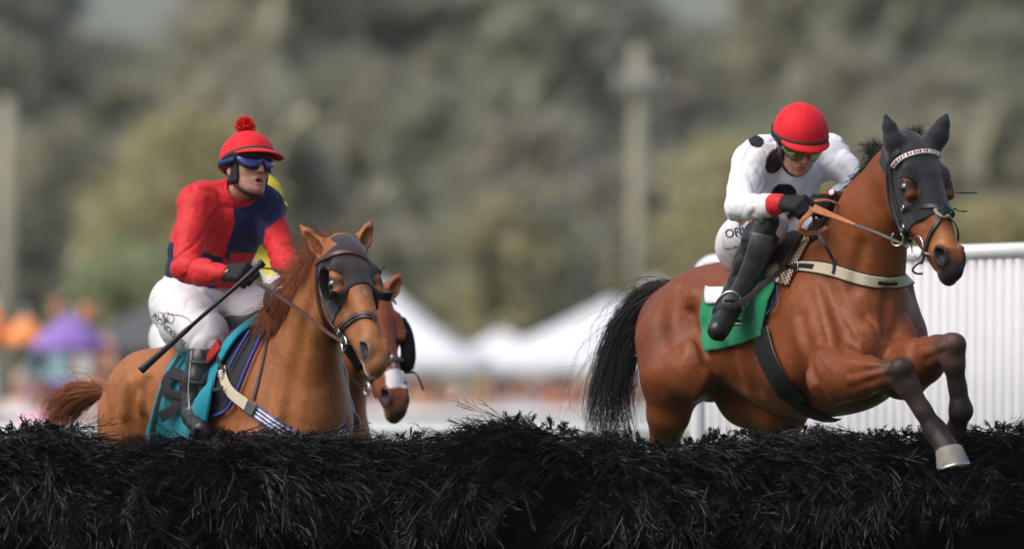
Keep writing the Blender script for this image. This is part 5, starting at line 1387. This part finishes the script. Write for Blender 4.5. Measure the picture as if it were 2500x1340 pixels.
free([bay.H(.225, .02, -.108), U(2345, 471, -.74), U(2385, 472, -.72)], .012, .003, 'loose_strap_end', bl, bb, nref=(0, -.4, 1))
free([bay.H(.30, .02, -.095), U(2332, 512, -.76), U(2346, 517, -.74), U(2360, 516, -.72)], .012, .003, 'loose_strap_end', bl, bb, nref=(0, -.4, 1))
# reins of the bay
hj = U(1990, 512, -.50)
rn = thing('reins', U(2085, 548, -.62), 'black reins with tan rubber grips held by the jockey in white', 'reins')
rA = [U(2218, 604, -.86), U(2185, 588, -.80), U(2135, 566, -.72), U(2085, 548, -.66)]; free(rA, .012, .004, 'rein_leather', bl, rn)
free([U(2088, 549, -.665), U(2050, 534, -.63), U(1985, 508, -.585)], [.012, .022, .036], .005, 'rein_grip', M['tan_rubber'], rn, nref=(0, -1, .5))
free([U(1985, 508, -.585), U(1978, 520, -.57), U(1958, 540, -.50), U(1953, 558, -.46), U(1972, 570, -.44), U(2000, 566, -.42), U(2018, 556, -.40)], [.030, .024, .022, .022, .022, .022, .02], .005, 'rein_loop', M['tan_rubber'], rn, nref=(-.5, -1, .3))
free([U(1990, 492, -.56), U(2015, 490, -.50), U(2040, 496, -.40)], [.016, .02, .03], .005, 'far_rein_grip', M['tan_rubber'], rn, nref=(0, -1, .8))
rp, wr_ = ring(U(2190, 584, -.84), [nrm([.75, -.4, .2]), nrm([-.2, -.1, 1])], .026, .0035, 110, 400); mb = MB(); mb.tube(rp, wr_, 8); mb.build('martingale_ring', M['steel'], rn)
# breast girth
bg_ = thing('breast_girth', U(2080, 676, -.6), 'cream webbing breast girth with black edges across the chest of the bay horse', 'breast girth')
BGP = [(1938, 648), (1985, 651), (2030, 659), (2080, 675), (2130, 687), (2175, 690), (2206, 686), (2221, 680)]
strap(HS, BGP, .055, .004, 'binding', M['black_web'], bg_, off=.003, n=60); strap(HS, BGP, .044, .004, 'webbing', M['cream_webbing'], bg_, off=.0055, n=60)
strap(HS, [(2144, 690), (2166, 693), (2190, 692)], .014, .004, 'tab', bl, bg_, off=.011, n=12)
strap(HS, [(1870, 664), (1905, 656), (1945, 650)], .022, .005, 'girth_strap', bl, bg_, off=.022, n=16); strap(HS, [(1945, 649), (1965, 649), (1985, 651)], .020, .005, 'buckle_strap', bl, bg_, off=.011, n=12)
buckle(HS.hit(1942, 650, .020)[0], [nrm([.8, -.5, 0]), np.array([0, 0, 1.])], .011, .018, bg_)
free([U(1985, 520, -.52), U(1992, 560, -.48), U(2014, 598, -.50), HS.hit(2034, 636, .012)[0], HS.hit(2036, 662, .014)[0]], .013, .003, 'neck_strap', mat('grey_webbing', (.05, .055, .065), rough=.5), bg_)
strap(HS, [(2034, 632), (2038, 650), (2033, 668)], .012, .004, 'neck_loop', bl, bg_, off=.012, n=12)
# saddle, pad, cloth, girth
sc = thing('number_cloth', U(1790, 760, .1), 'green number cloth with a white digit under the saddle of the bay horse', 'saddle cloth')
gA = [(1724, 716), (1716, 770), (1722, 815), (1718, 862)]; gB = [(1880, 668), (1890, 715), (1878, 770), (1866, 822)]
gc = patch(HS, gA, gB, 30, 34, .012, .004, 'cloth', M['green'], sc, wr=.012, seed=4)
# lower edge of the cloth rises towards the girth
patch(HS, [(1732, 706), (1729, 724), (1733, 744)], [(1778, 708), (1776, 726), (1772, 744)], 8, 8, .027, .002, 'digit', M['white_ink'], sc)
text_on(HS, 'STABLE', 1797, 752, 15, 38, 'lettering', M['grey_ink'], sc, off=.036); text_on(HS, 'Y', 1800, 776, 22, 20, 'lettering', M['grey_ink'], sc, off=.036)
patch(HS, [(1893, 676), (1902, 700), (1885, 745)], [(1858, 690), (1850, 740), (1868, 812)], 16, 12, .024, .005, 'front_flap', M['green'], sc, puff=.016)
sd_ = thing('saddle', U(1900, 620, -.1), 'small dark racing saddle under the jockey in white', 'saddle')
patch(HS, [(1968, 566), (1935, 580), (1905, 602), (1880, 632), (1862, 672)], [(1972, 578), (1958, 612), (1938, 640), (1912, 662), (1880, 690)], 20, 14, .030, .012, 'flap', M['dark_brown_leather'], sd_, puff=.01)
strap(HS, [(1966, 570), (1950, 588), (1932, 618), (1916, 650)], .016, .012, 'flap_roll', M['dark_brown_leather'], sd_, off=.040, n=24)
mb = MB(); c0, c1 = U(1962, 572, -.02), U(1845, 640, .36); sdl = catmull([c0, c0 * .6 + c1 * .4 + [0, 0, -.03], c1 + [0, 0, .03]], 12)
G = np.array([[p + bay.r * w2 * (.07 + .05 * t) + np.array([0, 0, .03 - .10 * w2 * w2]) for w2 in np.linspace(-1.1, 1.1, 11)] for p, t in zip(sdl, np.linspace(0, 1, 12))])
mb.grid(G, .02); mb.build('seat', M['dark_brown_leather'], sd_)
patch(HS, [(1996, 566), (1974, 604), (1952, 648), (1928, 700)], [(1958, 570), (1936, 606), (1914, 652), (1896, 690)], 30, 14, .018, .012, 'checked_pad', M['gingham'], sd_, puff=.012, uv=(34, 9))
patch(HS, [(1856, 664), (1880, 656), (1912, 650)], [(1858, 690), (1888, 684), (1918, 700)], 20, 14, .034, .008, 'checked_pad_fold', M['gingham'], sd_, puff=.012, uv=(16, 10))
patch(HS, [(1874, 712), (1884, 704), (1898, 694)], [(1866, 772), (1880, 758), (1893, 742)], 10, 10, .012, .008, 'pad_corner', M['pad'], sd_)
strap(HS, [(1898, 696), (1894, 740), (1868, 770)], .006, .004, 'pad_piping', M['blue_pad'], sd_, off=.018, n=16)
strap(HS, [(1846, 770), (1852, 810), (1868, 860), (1897, 920), (1940, 980), (1990, 1014), (2040, 1026)], .100, .007, 'girth', M['black_web'], sd_, off=.008, n=60)
strap(HS, [(1868, 800), (1885, 862), (1914, 920), (1960, 978)], .030, .004, 'girth_elastic', bl, sd_, off=.015, n=40)
free([U(1915, 652, -.30), U(1870, 690, -.36), U(1822, 730, -.36), U(1790, 748, -.33)], .022, .005, 'stirrup_leather', M['dark_brown_leather'], sd_)
q = U(1776, 766, -.245); fx = nrm(U(1766, 792, -.30) - U(1781, 748, -.18)); sx = nrm(np.cross(fx, [0, 0, 1.])); ux = np.cross(sx, fx)
mb = MB(); mb.tube([q + sx * .058 * math.cos(a) + (ux * .5 + np.array([.2, -.3, .6])) * .085 * math.sin(a) for a in np.linspace(0, math.pi, 18)], .006, 8); mb.box(q - ux * .040, (.058, .018, .006), np.array([sx, fx, ux]), .003); mb.build('stirrup', M['steel'], sd_)

# hair of the bay
def mane(h, crest, n, L, drift, name, m, seed, rad=.0016, stand=.0, jit=.03):
    rg = np.random.RandomState(seed); C = catmull(crest, 60); S = np.zeros((n, 10, 3)); t = np.linspace(0, 1, 10)[:, None]
    for i in range(n):
        p = C[rg.randint(0, 60)] + rg.normal(size=3) * np.array([.008, .016, .008]); l = L * rg.uniform(.45, 1.15); d = np.asarray(drift) + rg.normal(size=3) * jit * 6
        up = np.array([0, 0, 1.0]) * stand + rg.normal(size=3) * .15
        S[i] = p + (nrm(up + .3 * d) * t * (1 - t) + nrm(d) * t * t) * l + (np.sin(t * 5 + rg.rand() * 6) * rg.normal(size=3) * .012) * t
    V, F = strands(S, rad * (1 - .75 * t[:, 0]), 3, seed); return obj(name, V, F, m, h.root)
cb = [U(2214, 342, -.56), U(2165, 376, -.47), U(2118, 430, -.42), U(2080, 482, -.34), U(2040, 528, -.26), U(2002, 562, -.16)]
mane(bay, cb, 3000, .070, (-.6, .1, -.6), 'mane', M['bay_hair'], 31, .0026, .35, .05)
def mane_mass(h, pts, off, r, m, seed):
    S = Shape(); P = catmull(np.array(pts) + np.array(off), 12)
    for a, b, ra, rb in zip(P[:-1], P[1:], r[:-1], r[1:]): S.add(Cone(a, ra, b, rb), .03)
    V, Q = sdf_mesh(S, .008, disp=lambda X: .012 * vnoise(X * [1, 1, .3], 60, seed, 2), smooth=1); return obj('mane_underlayer', V, Q, m, h.root)
mane_mass(bay, cb[1:], (-.022, .02, -.022), np.linspace(.022, .040, 12), M['bay_hair'], 5)
mane(bay, [U(2150, 372, -.45), U(2128, 378, -.43)], 160, .075, (-.6, 0, .5), 'mane_tuft', M['bay_hair'], 32, .0016, .8, .07)
mane(bay, [U(2215, 338, -.60), U(2250, 336, -.60)], 120, .06, (.1, -.1, .8), 'forelock', M['bay_hair'], 33, .0014, .9, .08)
tp = [U(1672, 694, .62), U(1602, 716, .78), U(1550, 768, .84), U(1516, 846, .86), U(1494, 936, .86), U(1486, 1025, .86), U(1502, 1110, .84)]
hair('tail', None, tp, 720, .0022, [.012, .045, .068, .080, .09, .10, .09], M['bay_hair'], bay.root, 41, curl=.03)
hair('tail_wisps', None, [tp[0], tp[1], U(1545, 760, .86), U(1495, 850, .88), U(1470, 940, .9), U(1450, 1010, .9), U(1446, 1050, .9)], 90, .0012, [.01, .04, .06, .08, .08, .10, .10], M['bay_hair'], bay.root, 42, curl=.10)

# ======== chestnut
CS = ches.S
def ch_region(z):
    u, v, w_ = z[..., 0], z[..., 1], z[..., 2]; aw = np.abs(w_)
    d = np.maximum(np.maximum(u - (.246 + 1.5 * np.maximum(aw - .050, 0)), -(v + .045 + .35 * u)), -.03 - u)
    d = np.maximum(d, np.minimum((aw - .048) * .8, .035 - u))
    d = np.maximum(d, u - .335)
    for sg in (1, -1):
        e = (np.sqrt(((u - .198) / .060) ** 2 + ((v - .028) / .042) ** 2 + ((w_ - .095 * sg) / .050) ** 2) - 1) * .042; d = np.maximum(d, -e)
    return d
hc = hood(ches, 'blinker_hood', 'faded black blinker hood with open leather eye cups on the chestnut horse', ch_region, M['hood_brown'])
for sg in (1, -1):
    H = ches.H; e = (.200, .022, .088 * sg); G = []
    for th in np.linspace(R(-118), R(118), 25):
        b, u_ = -math.cos(th), math.sin(th); row = []
        for k in np.linspace(0, 1, 6):
            rr = .050 + .018 * k; row.append(H(e[0] + rr * 1.05 * u_, e[1] + rr * .95 * b - .012 + .020 * k, e[2] + sg * (.004 + .040 * k)))
        G.append(row)
    G = np.array(G); mb = MB(); mb.grid(G if sg > 0 else G[:, ::-1], .003); mb.tube(G[:, -1], .0030, 6); mb.build('eye_cup', M['black_leather'], hc)
bc = thing('bridle', ches.H.o, 'brown leather bridle with a plain raised noseband on the chestnut horse', 'bridle'); bn = M['brown_leather']
strap(CS, [(771, 648), (784, 634), (812, 622), (845, 616), (872, 620), (893, 632)], .018, .008, 'browband', bn, bc, off=.006)
strap(CS, [(774, 640), (772, 690), (780, 750), (796, 795), (806, 812)], .018, .005, 'cheekpiece', bn, bc, off=.006)
strap(CS, [(780, 690), (790, 745), (806, 785), (822, 806)], .013, .005, 'noseband_strap', bn, bc, off=.008)
strap(CS, [(820, 810), (838, 790), (862, 772), (886, 764), (906, 768), (916, 782)], .019, .008, 'noseband', bn, bc, off=.004)
strap(CS, [(824, 818), (842, 798), (866, 780), (888, 772), (906, 776)], .011, .006, 'noseband_lining', M['black_leather'], bc, off=.003)
H = ches.H; c = H(.435, -.055, .088)
mb = MB(); rp, wr_ = ring(c, [H.M[0], H.M[1]], .030, .004, 0, 360, .024); mb.tube(rp, wr_, 8, cap=False); mb.tube([c - H.M[0] * .03, c + H.M[0] * .05 - H.M[1] * .02 + H.M[2] * .012], .004, 8); mb.build('bit_ring', M['steel'], bc)
mb = MB(); mb.box(c + H.M[1] * .012, (.030, .009, .005), H.M, .003); mb.tube([c - H.M[2] * .01, H(.47, -.05, .03), H(.47, -.05, -.03)], .006, 8); mb.build('bit_cheek', M['black_leather'], bc)
buckle(H(.37, -.065, .092), [H.M[1], H.M[0]], .010, .012, bc); strap(CS, [(806, 812), (812, 826), (818, 836)], .02, .007, 'bit_strap', M['black_leather'], bc, off=.008, n=10)
mb = MB(); mb.tube(catmull([H(.40, -.10, .055), H(.46, -.105, .03), H(.50, -.10, -.01), H(.46, -.105, -.045)], 14), [.018] + [.026] * 12 + [.018], 10); mb.build('fleece_chin_band', M['fleece'], bc)
rn = thing('reins', U(700, 745, -.1), 'brown leather reins held by the red and navy jockey', 'reins')
free([c, U(800, 812, -.32), U(740, 764, -.18), U(680, 724, -.02), U(622, 688, .10)], .017, .004, 'rein', bn, rn, nref=(.3, -1, .5))
free([U(636, 655, .10), U(668, 658, .06), U(705, 668, .05), U(735, 684, .05)], [.018, .016, .02], .004, 'far_rein', bn, rn, nref=(.3, -.6, 1))
free([U(712, 682, .12), U(682, 688, .10), U(658, 708, .10), U(650, 738, .11), U(660, 764, .12), U(684, 786, .12)], [.03, .032, .034, .03, .026, .022], .004, 'rein_loop', bn, rn, nref=(-.6, -.8, .2))
# teal number cloth
tc = thing('number_cloth', U(460, 960, .5), 'teal number cloth with a dark digit 9 on the chestnut horse', 'saddle cloth')
pdd = thing('saddle', U(600, 850, .4), 'dark racing saddle and blue piped pad on the chestnut horse', 'saddle')
patch(CS, [(596, 800), (560, 860), (530, 930), (515, 1012)], [(650, 800), (612, 880), (580, 958), (540, 1016)], 24, 10, .012, .012, 'pad', M['pad'], pdd, puff=.004)
strap(CS, [(650, 800), (612, 882), (580, 958), (556, 1000), (522, 1016)], .012, .012, 'pad_piping', M['blue_pad'], pdd, off=.014, n=40)
strap(CS, [(610, 808), (580, 860), (560, 900)], .010, .008, 'pad_piping', M['blue_pad'], pdd, off=.030, n=30)
tl = patch(CS, [(470, 838), (415, 905), (380, 1000), (362, 1098)], [(560, 868), (545, 905), (532, 960), (512, 1072)], 40, 44, .016, .004, 'cloth', M['teal'], tc, wr=.016, seed=8)
patch(CS, [(646, 784), (606, 806), (570, 838), (548, 876)], [(640, 800), (604, 824), (578, 856), (556, 892)], 20, 6, .040, .012, 'front_edge', M['teal'], tc, puff=.008)
patch(CS, [(512, 960), (486, 1000), (478, 1066)], [(548, 930), (540, 990), (524, 1062)], 16, 14, .040, .006, 'loose_fold', M['teal'], tc, puff=.03, wr=.02, seed=5)
strap(CS, [(440, 868), (402, 935), (380, 1010), (370, 1092)], .026, .003, 'border', M['dark_vinyl'], tc, off=.040, n=40)
text_on(CS, '9', 420, 972, 178, -14, 'digit', M['dark_vinyl'], tc, off=.043, sx=.80, bold=.035)
patch(CS, [(512, 892), (532, 862), (556, 842)], [(516, 910), (540, 890), (560, 862)], 12, 8, .050, .014, 'red_number_pad', M['red_pad'], pdd, puff=.008)
mb = MB(); c0, c1 = CT(.0, 0, 786), CT(-.42, 0, 800); sdl = catmull([c0 + [0, 0, .02], c0 * .5 + c1 * .5, c1 + [0, 0, .04]], 12)
G = np.array([[p + ches.r * w2 * (.07 + .05 * t) + np.array([0, 0, .04 - .10 * w2 * w2]) for w2 in np.linspace(-1.1, 1.1, 11)] for p, t in zip(sdl, np.linspace(0, 1, 12))])
mb.grid(G, .02); mb.build('seat', M['black_leather'], pdd)
free([U(520, 868, .36), U(500, 920, .33), U(480, 1000, .30)], .018, .004, 'stirrup_leather', M['black_leather'], pdd)
strap(CS, [(440, 940), (480, 936), (500, 930)], .02, .004, 'surcingle', M['black_web'], pdd, off=.046, n=14)
# breast girth of the chestnut
bgc = thing('breast_girth', U(680, 1030, .1), 'blue and white striped breast girth with a cream end on the chestnut horse', 'breast girth')
strap(CS, [(532, 872), (538, 890), (546, 906)], .020, .005, 'girth_strap', bl, bgc, off=.036, n=10)
strap(CS, [(542, 900), (548, 930), (566, 960), (602, 988)], .046, .004, 'cream_end', M['cream_webbing'], bgc, off=.026, n=24)
strap(CS, [(594, 982), (606, 992), (622, 1002)], .050, .006, 'leather_tab', mat('grey_leather', (.06, .06, .065), rough=.5), bgc, off=.022, n=12)
WP = [(618, 1000), (660, 1030), (700, 1056), (745, 1082), (790, 1094), (826, 1080), (846, 1040)]
wbk = strap(CS, WP, .054, .003, 'webbing', mat('violet_blue_webbing', (.10, .10, .30), rough=.8, bump=.3, bscale=400, bdist=.002), bgc, off=.010, n=60)
T0 = catmull(WP, 60); d_ = np.gradient(T0, axis=0); nx_ = np.stack([-d_[:, 1], d_[:, 0]], 1); nx_ /= np.linalg.norm(nx_, axis=1)[:, None]
for o_ in (-9, 0, 9): strap(CS, (T0 + nx_ * o_)[::3], .0075, .002, 'stripe', M['white_ink'], None, part=wbk, off=.0135, n=50)
strap(CS, [(490, 956), (520, 952), (545, 946)], .016, .005, 'cross_strap', M['dark_brown_leather'], bgc, off=.046, n=12)
buckle(CS.hit(537, 912, .044)[0], [nrm([.8, -.5, 0]), np.array([0, 0, 1.])], .012, .014, bgc)
strap(CS, [(652, 826), (644, 868), (632, 920), (618, 975)], .014, .003, 'neck_strap', mat('dark_grey_strap', (.05, .048, .05), rough=.5), bgc, off=.005, n=40)
# hair of the chestnut
cc = [U(818, 604, -.10), U(792, 628, -.06), U(768, 668, .02), U(738, 712, .12), U(708, 752, .22), U(682, 786, .30)]
mane(ches, cc, 1900, .155, (-.75, -.28, -.55), 'mane', M['chest_hair'], 51, .0019, .75, .07)
mane_mass(ches, cc, (-.030, -.01, -.035), [.03, .04, .046, .05, .052, .054, .055, .055, .052, .048, .042, .034], M['chest_hair'], 6)
mane(ches, cc[:3], 260, .19, (-.9, .1, .12), 'mane_wisps', M['chest_hair'], 52, .0012, .8, .10)
mane(ches, [U(800, 606, -.13), U(822, 602, -.14)], 140, .07, (-.2, -.3, -.2), 'forelock', M['chest_hair'], 53, .0013, .9, .08)
mane(ches, [U(852, 600, -.12), U(866, 604, -.12)], 110, .06, (.1, -.3, .0), 'forelock', M['chest_hair'], 54, .0013, .9, .08)
hair('tail', None, [U(262, 952, 1.22), U(215, 958, 1.28), U(172, 978, 1.34), U(146, 1010, 1.36), U(140, 1060, 1.36)], 640, .0023, [.02, .045, .065, .07, .06], M['chest_hair'], ches.root, 61, curl=.02)
hair('tail_wisps', None, [U(255, 952, 1.22), U(200, 940, 1.28), U(150, 950, 1.34), U(125, 985, 1.36)], 40, .0012, [.02, .05, .07, .08], M['chest_hair'], ches.root, 62, curl=.05)
# whips
wh = thing('whip', U(600, 682, .1), 'long black whip with a padded end in the hand of the red and navy jockey', 'whip')
a, b = U(643, 640, .02), U(343, 905, -.06); mb = MB(); mb.tube([a + (b - a) * t for t in (0, .02, .03, .12, .3, .62)], [.016, .017, .013, .011, .009, .008], 10); mb.build('shaft', M['whip'], wh)
mb = MB(); mb.tube([a + (b - a) * t for t in (.58, .62, .8, .97, .985, 1.0)], [.008, .011, .0125, .0155, .0165, .0150], 10, flat=(np.array([0, 1., 0]), .6)); mb.build('flap', M['whip'], wh)
wh = thing('whip', U(2045, 482, -.3), 'short black whip handle with a white end cap above the bay mane', 'whip')
a, b = U(2031, 470, -.36), U(2120, 540, -.05); mb = MB(); mb.tube([a + (b - a) * t for t in (0, .06, .1, .3, .6, 1)], [.013, .015, .011, .010, .008, .006], 10); mb.build('shaft', M['whip'], wh)
mb = MB(); d = nrm(a - b); mb.tube([a, a + d * .003, a + d * .005], [.013, .0125, .008], 12); mb.build('cap', M['white_ink'], wh)
# third horse: bridle with noseband and sheepskin cheek pieces
S3 = h3.S; b3 = thing('bridle', h3.H.o, 'grey brown bridle with black sheepskin cheek pieces on the red bay horse behind', 'bridle'); H = h3.H
strap(S3, [(905, 925), (926, 898), (950, 880), (972, 876), (988, 884)], .019, .008, 'noseband', mat('worn_leather', (.11, .075, .07), rough=.5), b3, off=.004)
free([H(.09, .09, .0), H(.07, .075, -.06), H(.06, .03, -.10)], .02, .006, 'browband', bn, b3, nref=tuple(H.d(0, 1, -.5)))
for sg in (1, -1):
    mb = MB(); mb.tube(catmull([H(.12, .00, .105 * sg), H(.20, .0, .125 * sg), H(.30, -.01, .118 * sg), H(.36, -.03, .095 * sg)], 16), [.02] + [.034] * 14 + [.02], 12); mb.build('sheepskin', M['fleece'], b3)
    mb = MB(); rp, wr_ = ring(H(.44, -.055, .088 * sg), [H.M[0], H.M[1]], .030, .004, 0, 360, .026); mb.tube(rp, wr_, 8, cap=False); mb.build('bit_ring', M['steel'], b3)
    strap(S3, [H(a_, b_, c_ * sg) for a_, b_, c_ in ((.10, -.03, .1), (.22, -.05, .09), (.34, -.055, .08), (.42, -.055, .07))], .018, .005, 'cheekpiece', M['black_leather'], b3, off=.005, is3d=True)
free([H(.38, -.02, -.085), H(.42, .03, -.11), H(.50, .02, -.13)], .010, .003, 'loose_strap_end', M['black_leather'], b3)
free([H(.45, -.06, .09), U(850, 915, 1.9), U(812, 880, 2.1), U(780, 850, 2.2)], .016, .004, 'rein', M['black_leather'], b3, nref=(.3, -1, .5))
strap(S3, [H(.42, -.10, .045), H(.46, -.085, .055), H(.48, -.06, .06)], .02, .006, 'chin_strap', M['black_leather'], b3, off=.004, is3d=True, n=12)
# prints on the clothing
text_on(j1.hands, '8', 550, 657, 22, 12, 'wrist_digit', M['gold_ink'], None, part=j1.glove, off=.006, sx=1.1)
L1 = j1.legs
text_on(L1, 'MONDELASS', 412, 806, 19, -44, 'lettering', M['ink'], None, part=j1.breeches, off=.006, sx=1.0)
text_on(L1, 'k', 405, 778, 30, 14, 'emblem', M['ink'], None, part=j1.breeches, off=.006)
for tri in ([(388, 760), (399, 768), (390, 782), (386, 760)], [(408, 762), (426, 774), (418, 790), (400, 780)], [(396, 764), (450, 772), (468, 788)]):
    strap(L1, tri, .0022, .001, 'emblem_line', M['ink'], None, part=j1.breeches, off=.006, n=14)
text_on(j2.legs, 'OFIL', 1797, 568, 30, 10, 'lettering', M['ink'], None, part=j2.breeches, off=.006, sx=.9)
text_on(j2.legs, 'vacollette', 1792, 604, 13, 8, 'lettering', M['ink'], None, part=j2.breeches, off=.006)

# grey gaiter down the outside of the boot of the jockey in white
BT = j2.boots
patch(BT, [(1836, 566), (1824, 612), (1802, 672), (1768, 736)], [(1890, 578), (1876, 620), (1850, 680), (1812, 738)], 24, 10, .006, .003, 'gaiter', M['gaiter'], j2.root, wr=.004, seed=9)
patch(BT, [(1742, 800), (1736, 815), (1742, 824)], [(1768, 806), (1770, 822), (1762, 830)], 6, 6, .006, .006, 'boot_sole', M['black_web'], j2.root)
strap(j1.boots, [(468, 856), (464, 900), (460, 950), (463, 1000)], .006, .002, 'boot_piping', mat('grey_piping', (.3, .3, .31), rough=.4), j1.root, off=.004, n=24)
strap(j1.boots, [(462, 880), (490, 884), (520, 880)], .010, .003, 'boot_band', M['gaiter'], j1.root, off=.005, n=16); strap(j1.boots, [(462, 930), (490, 934), (514, 932)], .010, .003, 'boot_band', M['gaiter'], j1.root, off=.005, n=16)
# ------------------------------------------------------------------ the brush fence in front
TOP = np.array([(-60, 1040), (0, 1042), (60, 1036), (150, 1040), (215, 1062), (250, 1100), (300, 1112), (345, 1098), (420, 1068), (520, 1052), (640, 1058), (760, 1056), (860, 1074), (930, 1072), (1000, 1058), (1080, 1060), (1150, 1056),
                (1210, 1034), (1255, 1016), (1300, 1030), (1345, 1030), (1400, 1056), (1450, 1066), (1520, 1052), (1580, 1078), (1650, 1088), (1700, 1070), (1750, 1058), (1830, 1050), (1900, 1052), (1950, 1038), (2000, 1050), (2060, 1066), (2130, 1054), (2200, 1052),
                (2260, 1064), (2320, 1064), (2370, 1052), (2420, 1028), (2470, 1044), (2560, 1046)], float)
HY0, HY1 = -.78, -.34
hedge = thing('brush_fence', (0, (HY0 + HY1) / 2, 0), 'long fence of black synthetic brush crossing the whole foreground', 'fence')
mb = MB(); nx = 90; G = []
for i in range(nx + 1):
    px = -120 + 2740 * i / nx; row = []; tp = np.interp(px, TOP[:, 0], TOP[:, 1])
    for a in np.linspace(0, math.pi, 9):
        yy = (HY0 + HY1) / 2 - math.cos(a) * .20; q = U(px, tp + 62 - 26 * math.sin(a) + 10 * vnoise(np.array([[px * .02, a, 0]]), 1.5, 2)[0], yy); row.append(q)
    row = [np.array([row[0][0], row[0][1], .35])] + row + [np.array([row[-1][0], row[-1][1], .35])]; G.append(row)
mb.grid(np.array(G)[:, ::-1]); mb.build('core', M['brush_core'], hedge)
mb = MB(); mb.box([0, (HY0 + HY1) / 2, .19], (2.4, .30, .19), bev=.02); mb.build('base_rail', M['brush_core'], hedge)
def frond_template(rg, m=5):
    """a plume: long stem, many side strands lying close to it, forked tips"""
    out = []; tt = np.linspace(0, 1, m); bend = rg.uniform(-.22, .22); bz = rg.uniform(-.12, .12)
    out.append((np.stack([tt, bend * tt ** 2, bz * tt ** 2], 1), 1.0)); ns = rg.randint(8, 12)
    for i in range(ns):
        t = .12 + .78 * (i + rg.rand() * .6) / ns; b = np.array([t, bend * t * t, bz * t * t]); sg = 1 if i % 2 else -1
        an = sg * R(rg.uniform(10, 30)) + 2 * bend * t; l = (.55 - .34 * t) * rg.uniform(.8, 1.2); d = np.array([math.cos(an), math.sin(an), rg.uniform(-.25, .25)])
        c = np.array([-math.sin(an), math.cos(an), 0]) * -sg * rg.uniform(.02, .16)
        out.append((b + tt[:, None] * d * l + (tt ** 2)[:, None] * c * l, .8))
        for f in (.55, .82):
            b2 = b + d * l * f + c * l * f * f; a2 = an + rg.choice([-1, 1]) * R(rg.uniform(14, 36)); l2 = l * rg.uniform(.25, .42)
            out.append((b2 + tt[:, None] * np.array([math.cos(a2), math.sin(a2), rg.uniform(-.25, .25)]) * l2, .75))
    return np.array([o[0] for o in out]), np.array([o[1] for o in out])
rgh = np.random.RandomState(21); TPL = [frond_template(rgh) for _ in range(14)]
def fronds(n, place, wid, seed):
    rg = np.random.RandomState(seed); Ls = []; Rs = []
    for i in range(n):
        p, d, upv, L, w_ = place(rg); T, rr = TPL[rg.randint(len(TPL))]
        d = nrm(d); s_ = nrm(np.cross(upv, d)); u_ = np.cross(d, s_); ro = rg.uniform(-.6, .6)
        s2 = s_ * math.cos(ro) + u_ * math.sin(ro); u2 = u_ * math.cos(ro) - s_ * math.sin(ro)
        q = T[..., 0:1] * d + T[..., 1:2] * s2 + T[..., 2:3] * u2
        droop = (T[..., 0:1] ** 2) * np.array([0, 0, -1.0]) * rg.uniform(0, .35)
        Ls.append(p + (q + droop) * L); Rs.append(rr[:, None] * np.array([1, .97, .92, .8, .5]) * w_)
    return np.concatenate(Ls), np.concatenate(Rs)
def topz(px, Y): return U(px, np.interp(px, TOP[:, 0], TOP[:, 1]), Y)
def comb(px, dep):
    q = np.array([[px * .0045, dep * 5.0, .3]]); return vnoise(q, 2.2, 77, 2)[0], vnoise(q, 2.6, 78, 2)[0]
def place_top(rg):
    px = rg.uniform(-110, 2610); Y = rg.uniform(HY0, HY1); e = ((Y - (HY0 + HY1) / 2) / ((HY1 - HY0) / 2))
    p = topz(px, Y); L = rg.uniform(.06, .12); p = p - [0, 0, .030 + .05 * e * e + rg.uniform(0, .10)]
    a, b = comb(px, e); d = np.array([np.sign(a) * .55 + a * .6 + rg.normal() * .35, -.55 + rg.normal() * .35, .22 + .3 * b + rg.normal() * .22])
    return p, d, np.array([0, 0, 1.0]) + rg.normal(size=3) * .3, L, rg.uniform(.0015, .0023)
def place_front(rg):
    px = rg.uniform(-110, 2610); t = rg.rand() ** 1.5; p = topz(px, HY0 + .08); dep = .02 + t * .27; Y = HY0 + .10 - .05 * math.sin(min(t * 2, 1) * 1.5)
    p = np.array([p[0], Y, p[2] - dep]); a, b = comb(px, dep); dn = .10 - .42 * t + .14 * b
    d = np.array([np.sign(a) * .8 + .7 * a + rg.normal() * .18, -.34 + .2 * b + rg.normal() * .15, dn + rg.normal() * .12])
    return p, d, np.array([0, -1.0, .8]) + rg.normal(size=3) * .25, rg.uniform(.13, .27), rg.uniform(.0013, .0021)
CL = [(rgh.uniform(-50, 2550), rgh.uniform(.16, .33), rgh.uniform(-1, 1)) for _ in range(34)]
def place_hang(rg):
    cx, dep, tilt = CL[rg.randint(len(CL))]; px = cx + rg.normal() * 70; p = topz(px, HY0)
    p = np.array([p[0], HY0 + .01 + rg.uniform(-.05, .03), p[2] - dep + rg.uniform(-.04, .09)])
    d = np.array([tilt * .9 + rg.normal() * .28, -.30, -.42 + rg.normal() * .16])
    return p, d, np.array([0, -1.0, .25]) + rg.normal(size=3) * .2, rg.uniform(.14, .26), rg.uniform(.0019, .0030)
def place_proud(rg):
    px = rg.uniform(-110, 2610); Y = rg.uniform(HY0 + .05, HY1); p = topz(px, Y) - [0, 0, .03]
    d = np.array([rg.normal() * .7, -.2 + rg.normal() * .4, 1.0]); return p, d, np.array([0, -1.0, 0]) + rg.normal(size=3) * .4, rg.uniform(.035, .07), rg.uniform(.0017, .0025)
parts = [fronds(420, place_proud, 0, 4), fronds(5200, place_top, 0, 1), fronds(1900, place_front, 0, 2), fronds(420, place_hang, 0, 3)]
S_ = np.concatenate([a for a, b in parts]); R_ = np.concatenate([b for a, b in parts])
V, F = strands(S_, R_, 2, 5); obj('bristles', V, F, M['brush'], hedge, smooth=False)
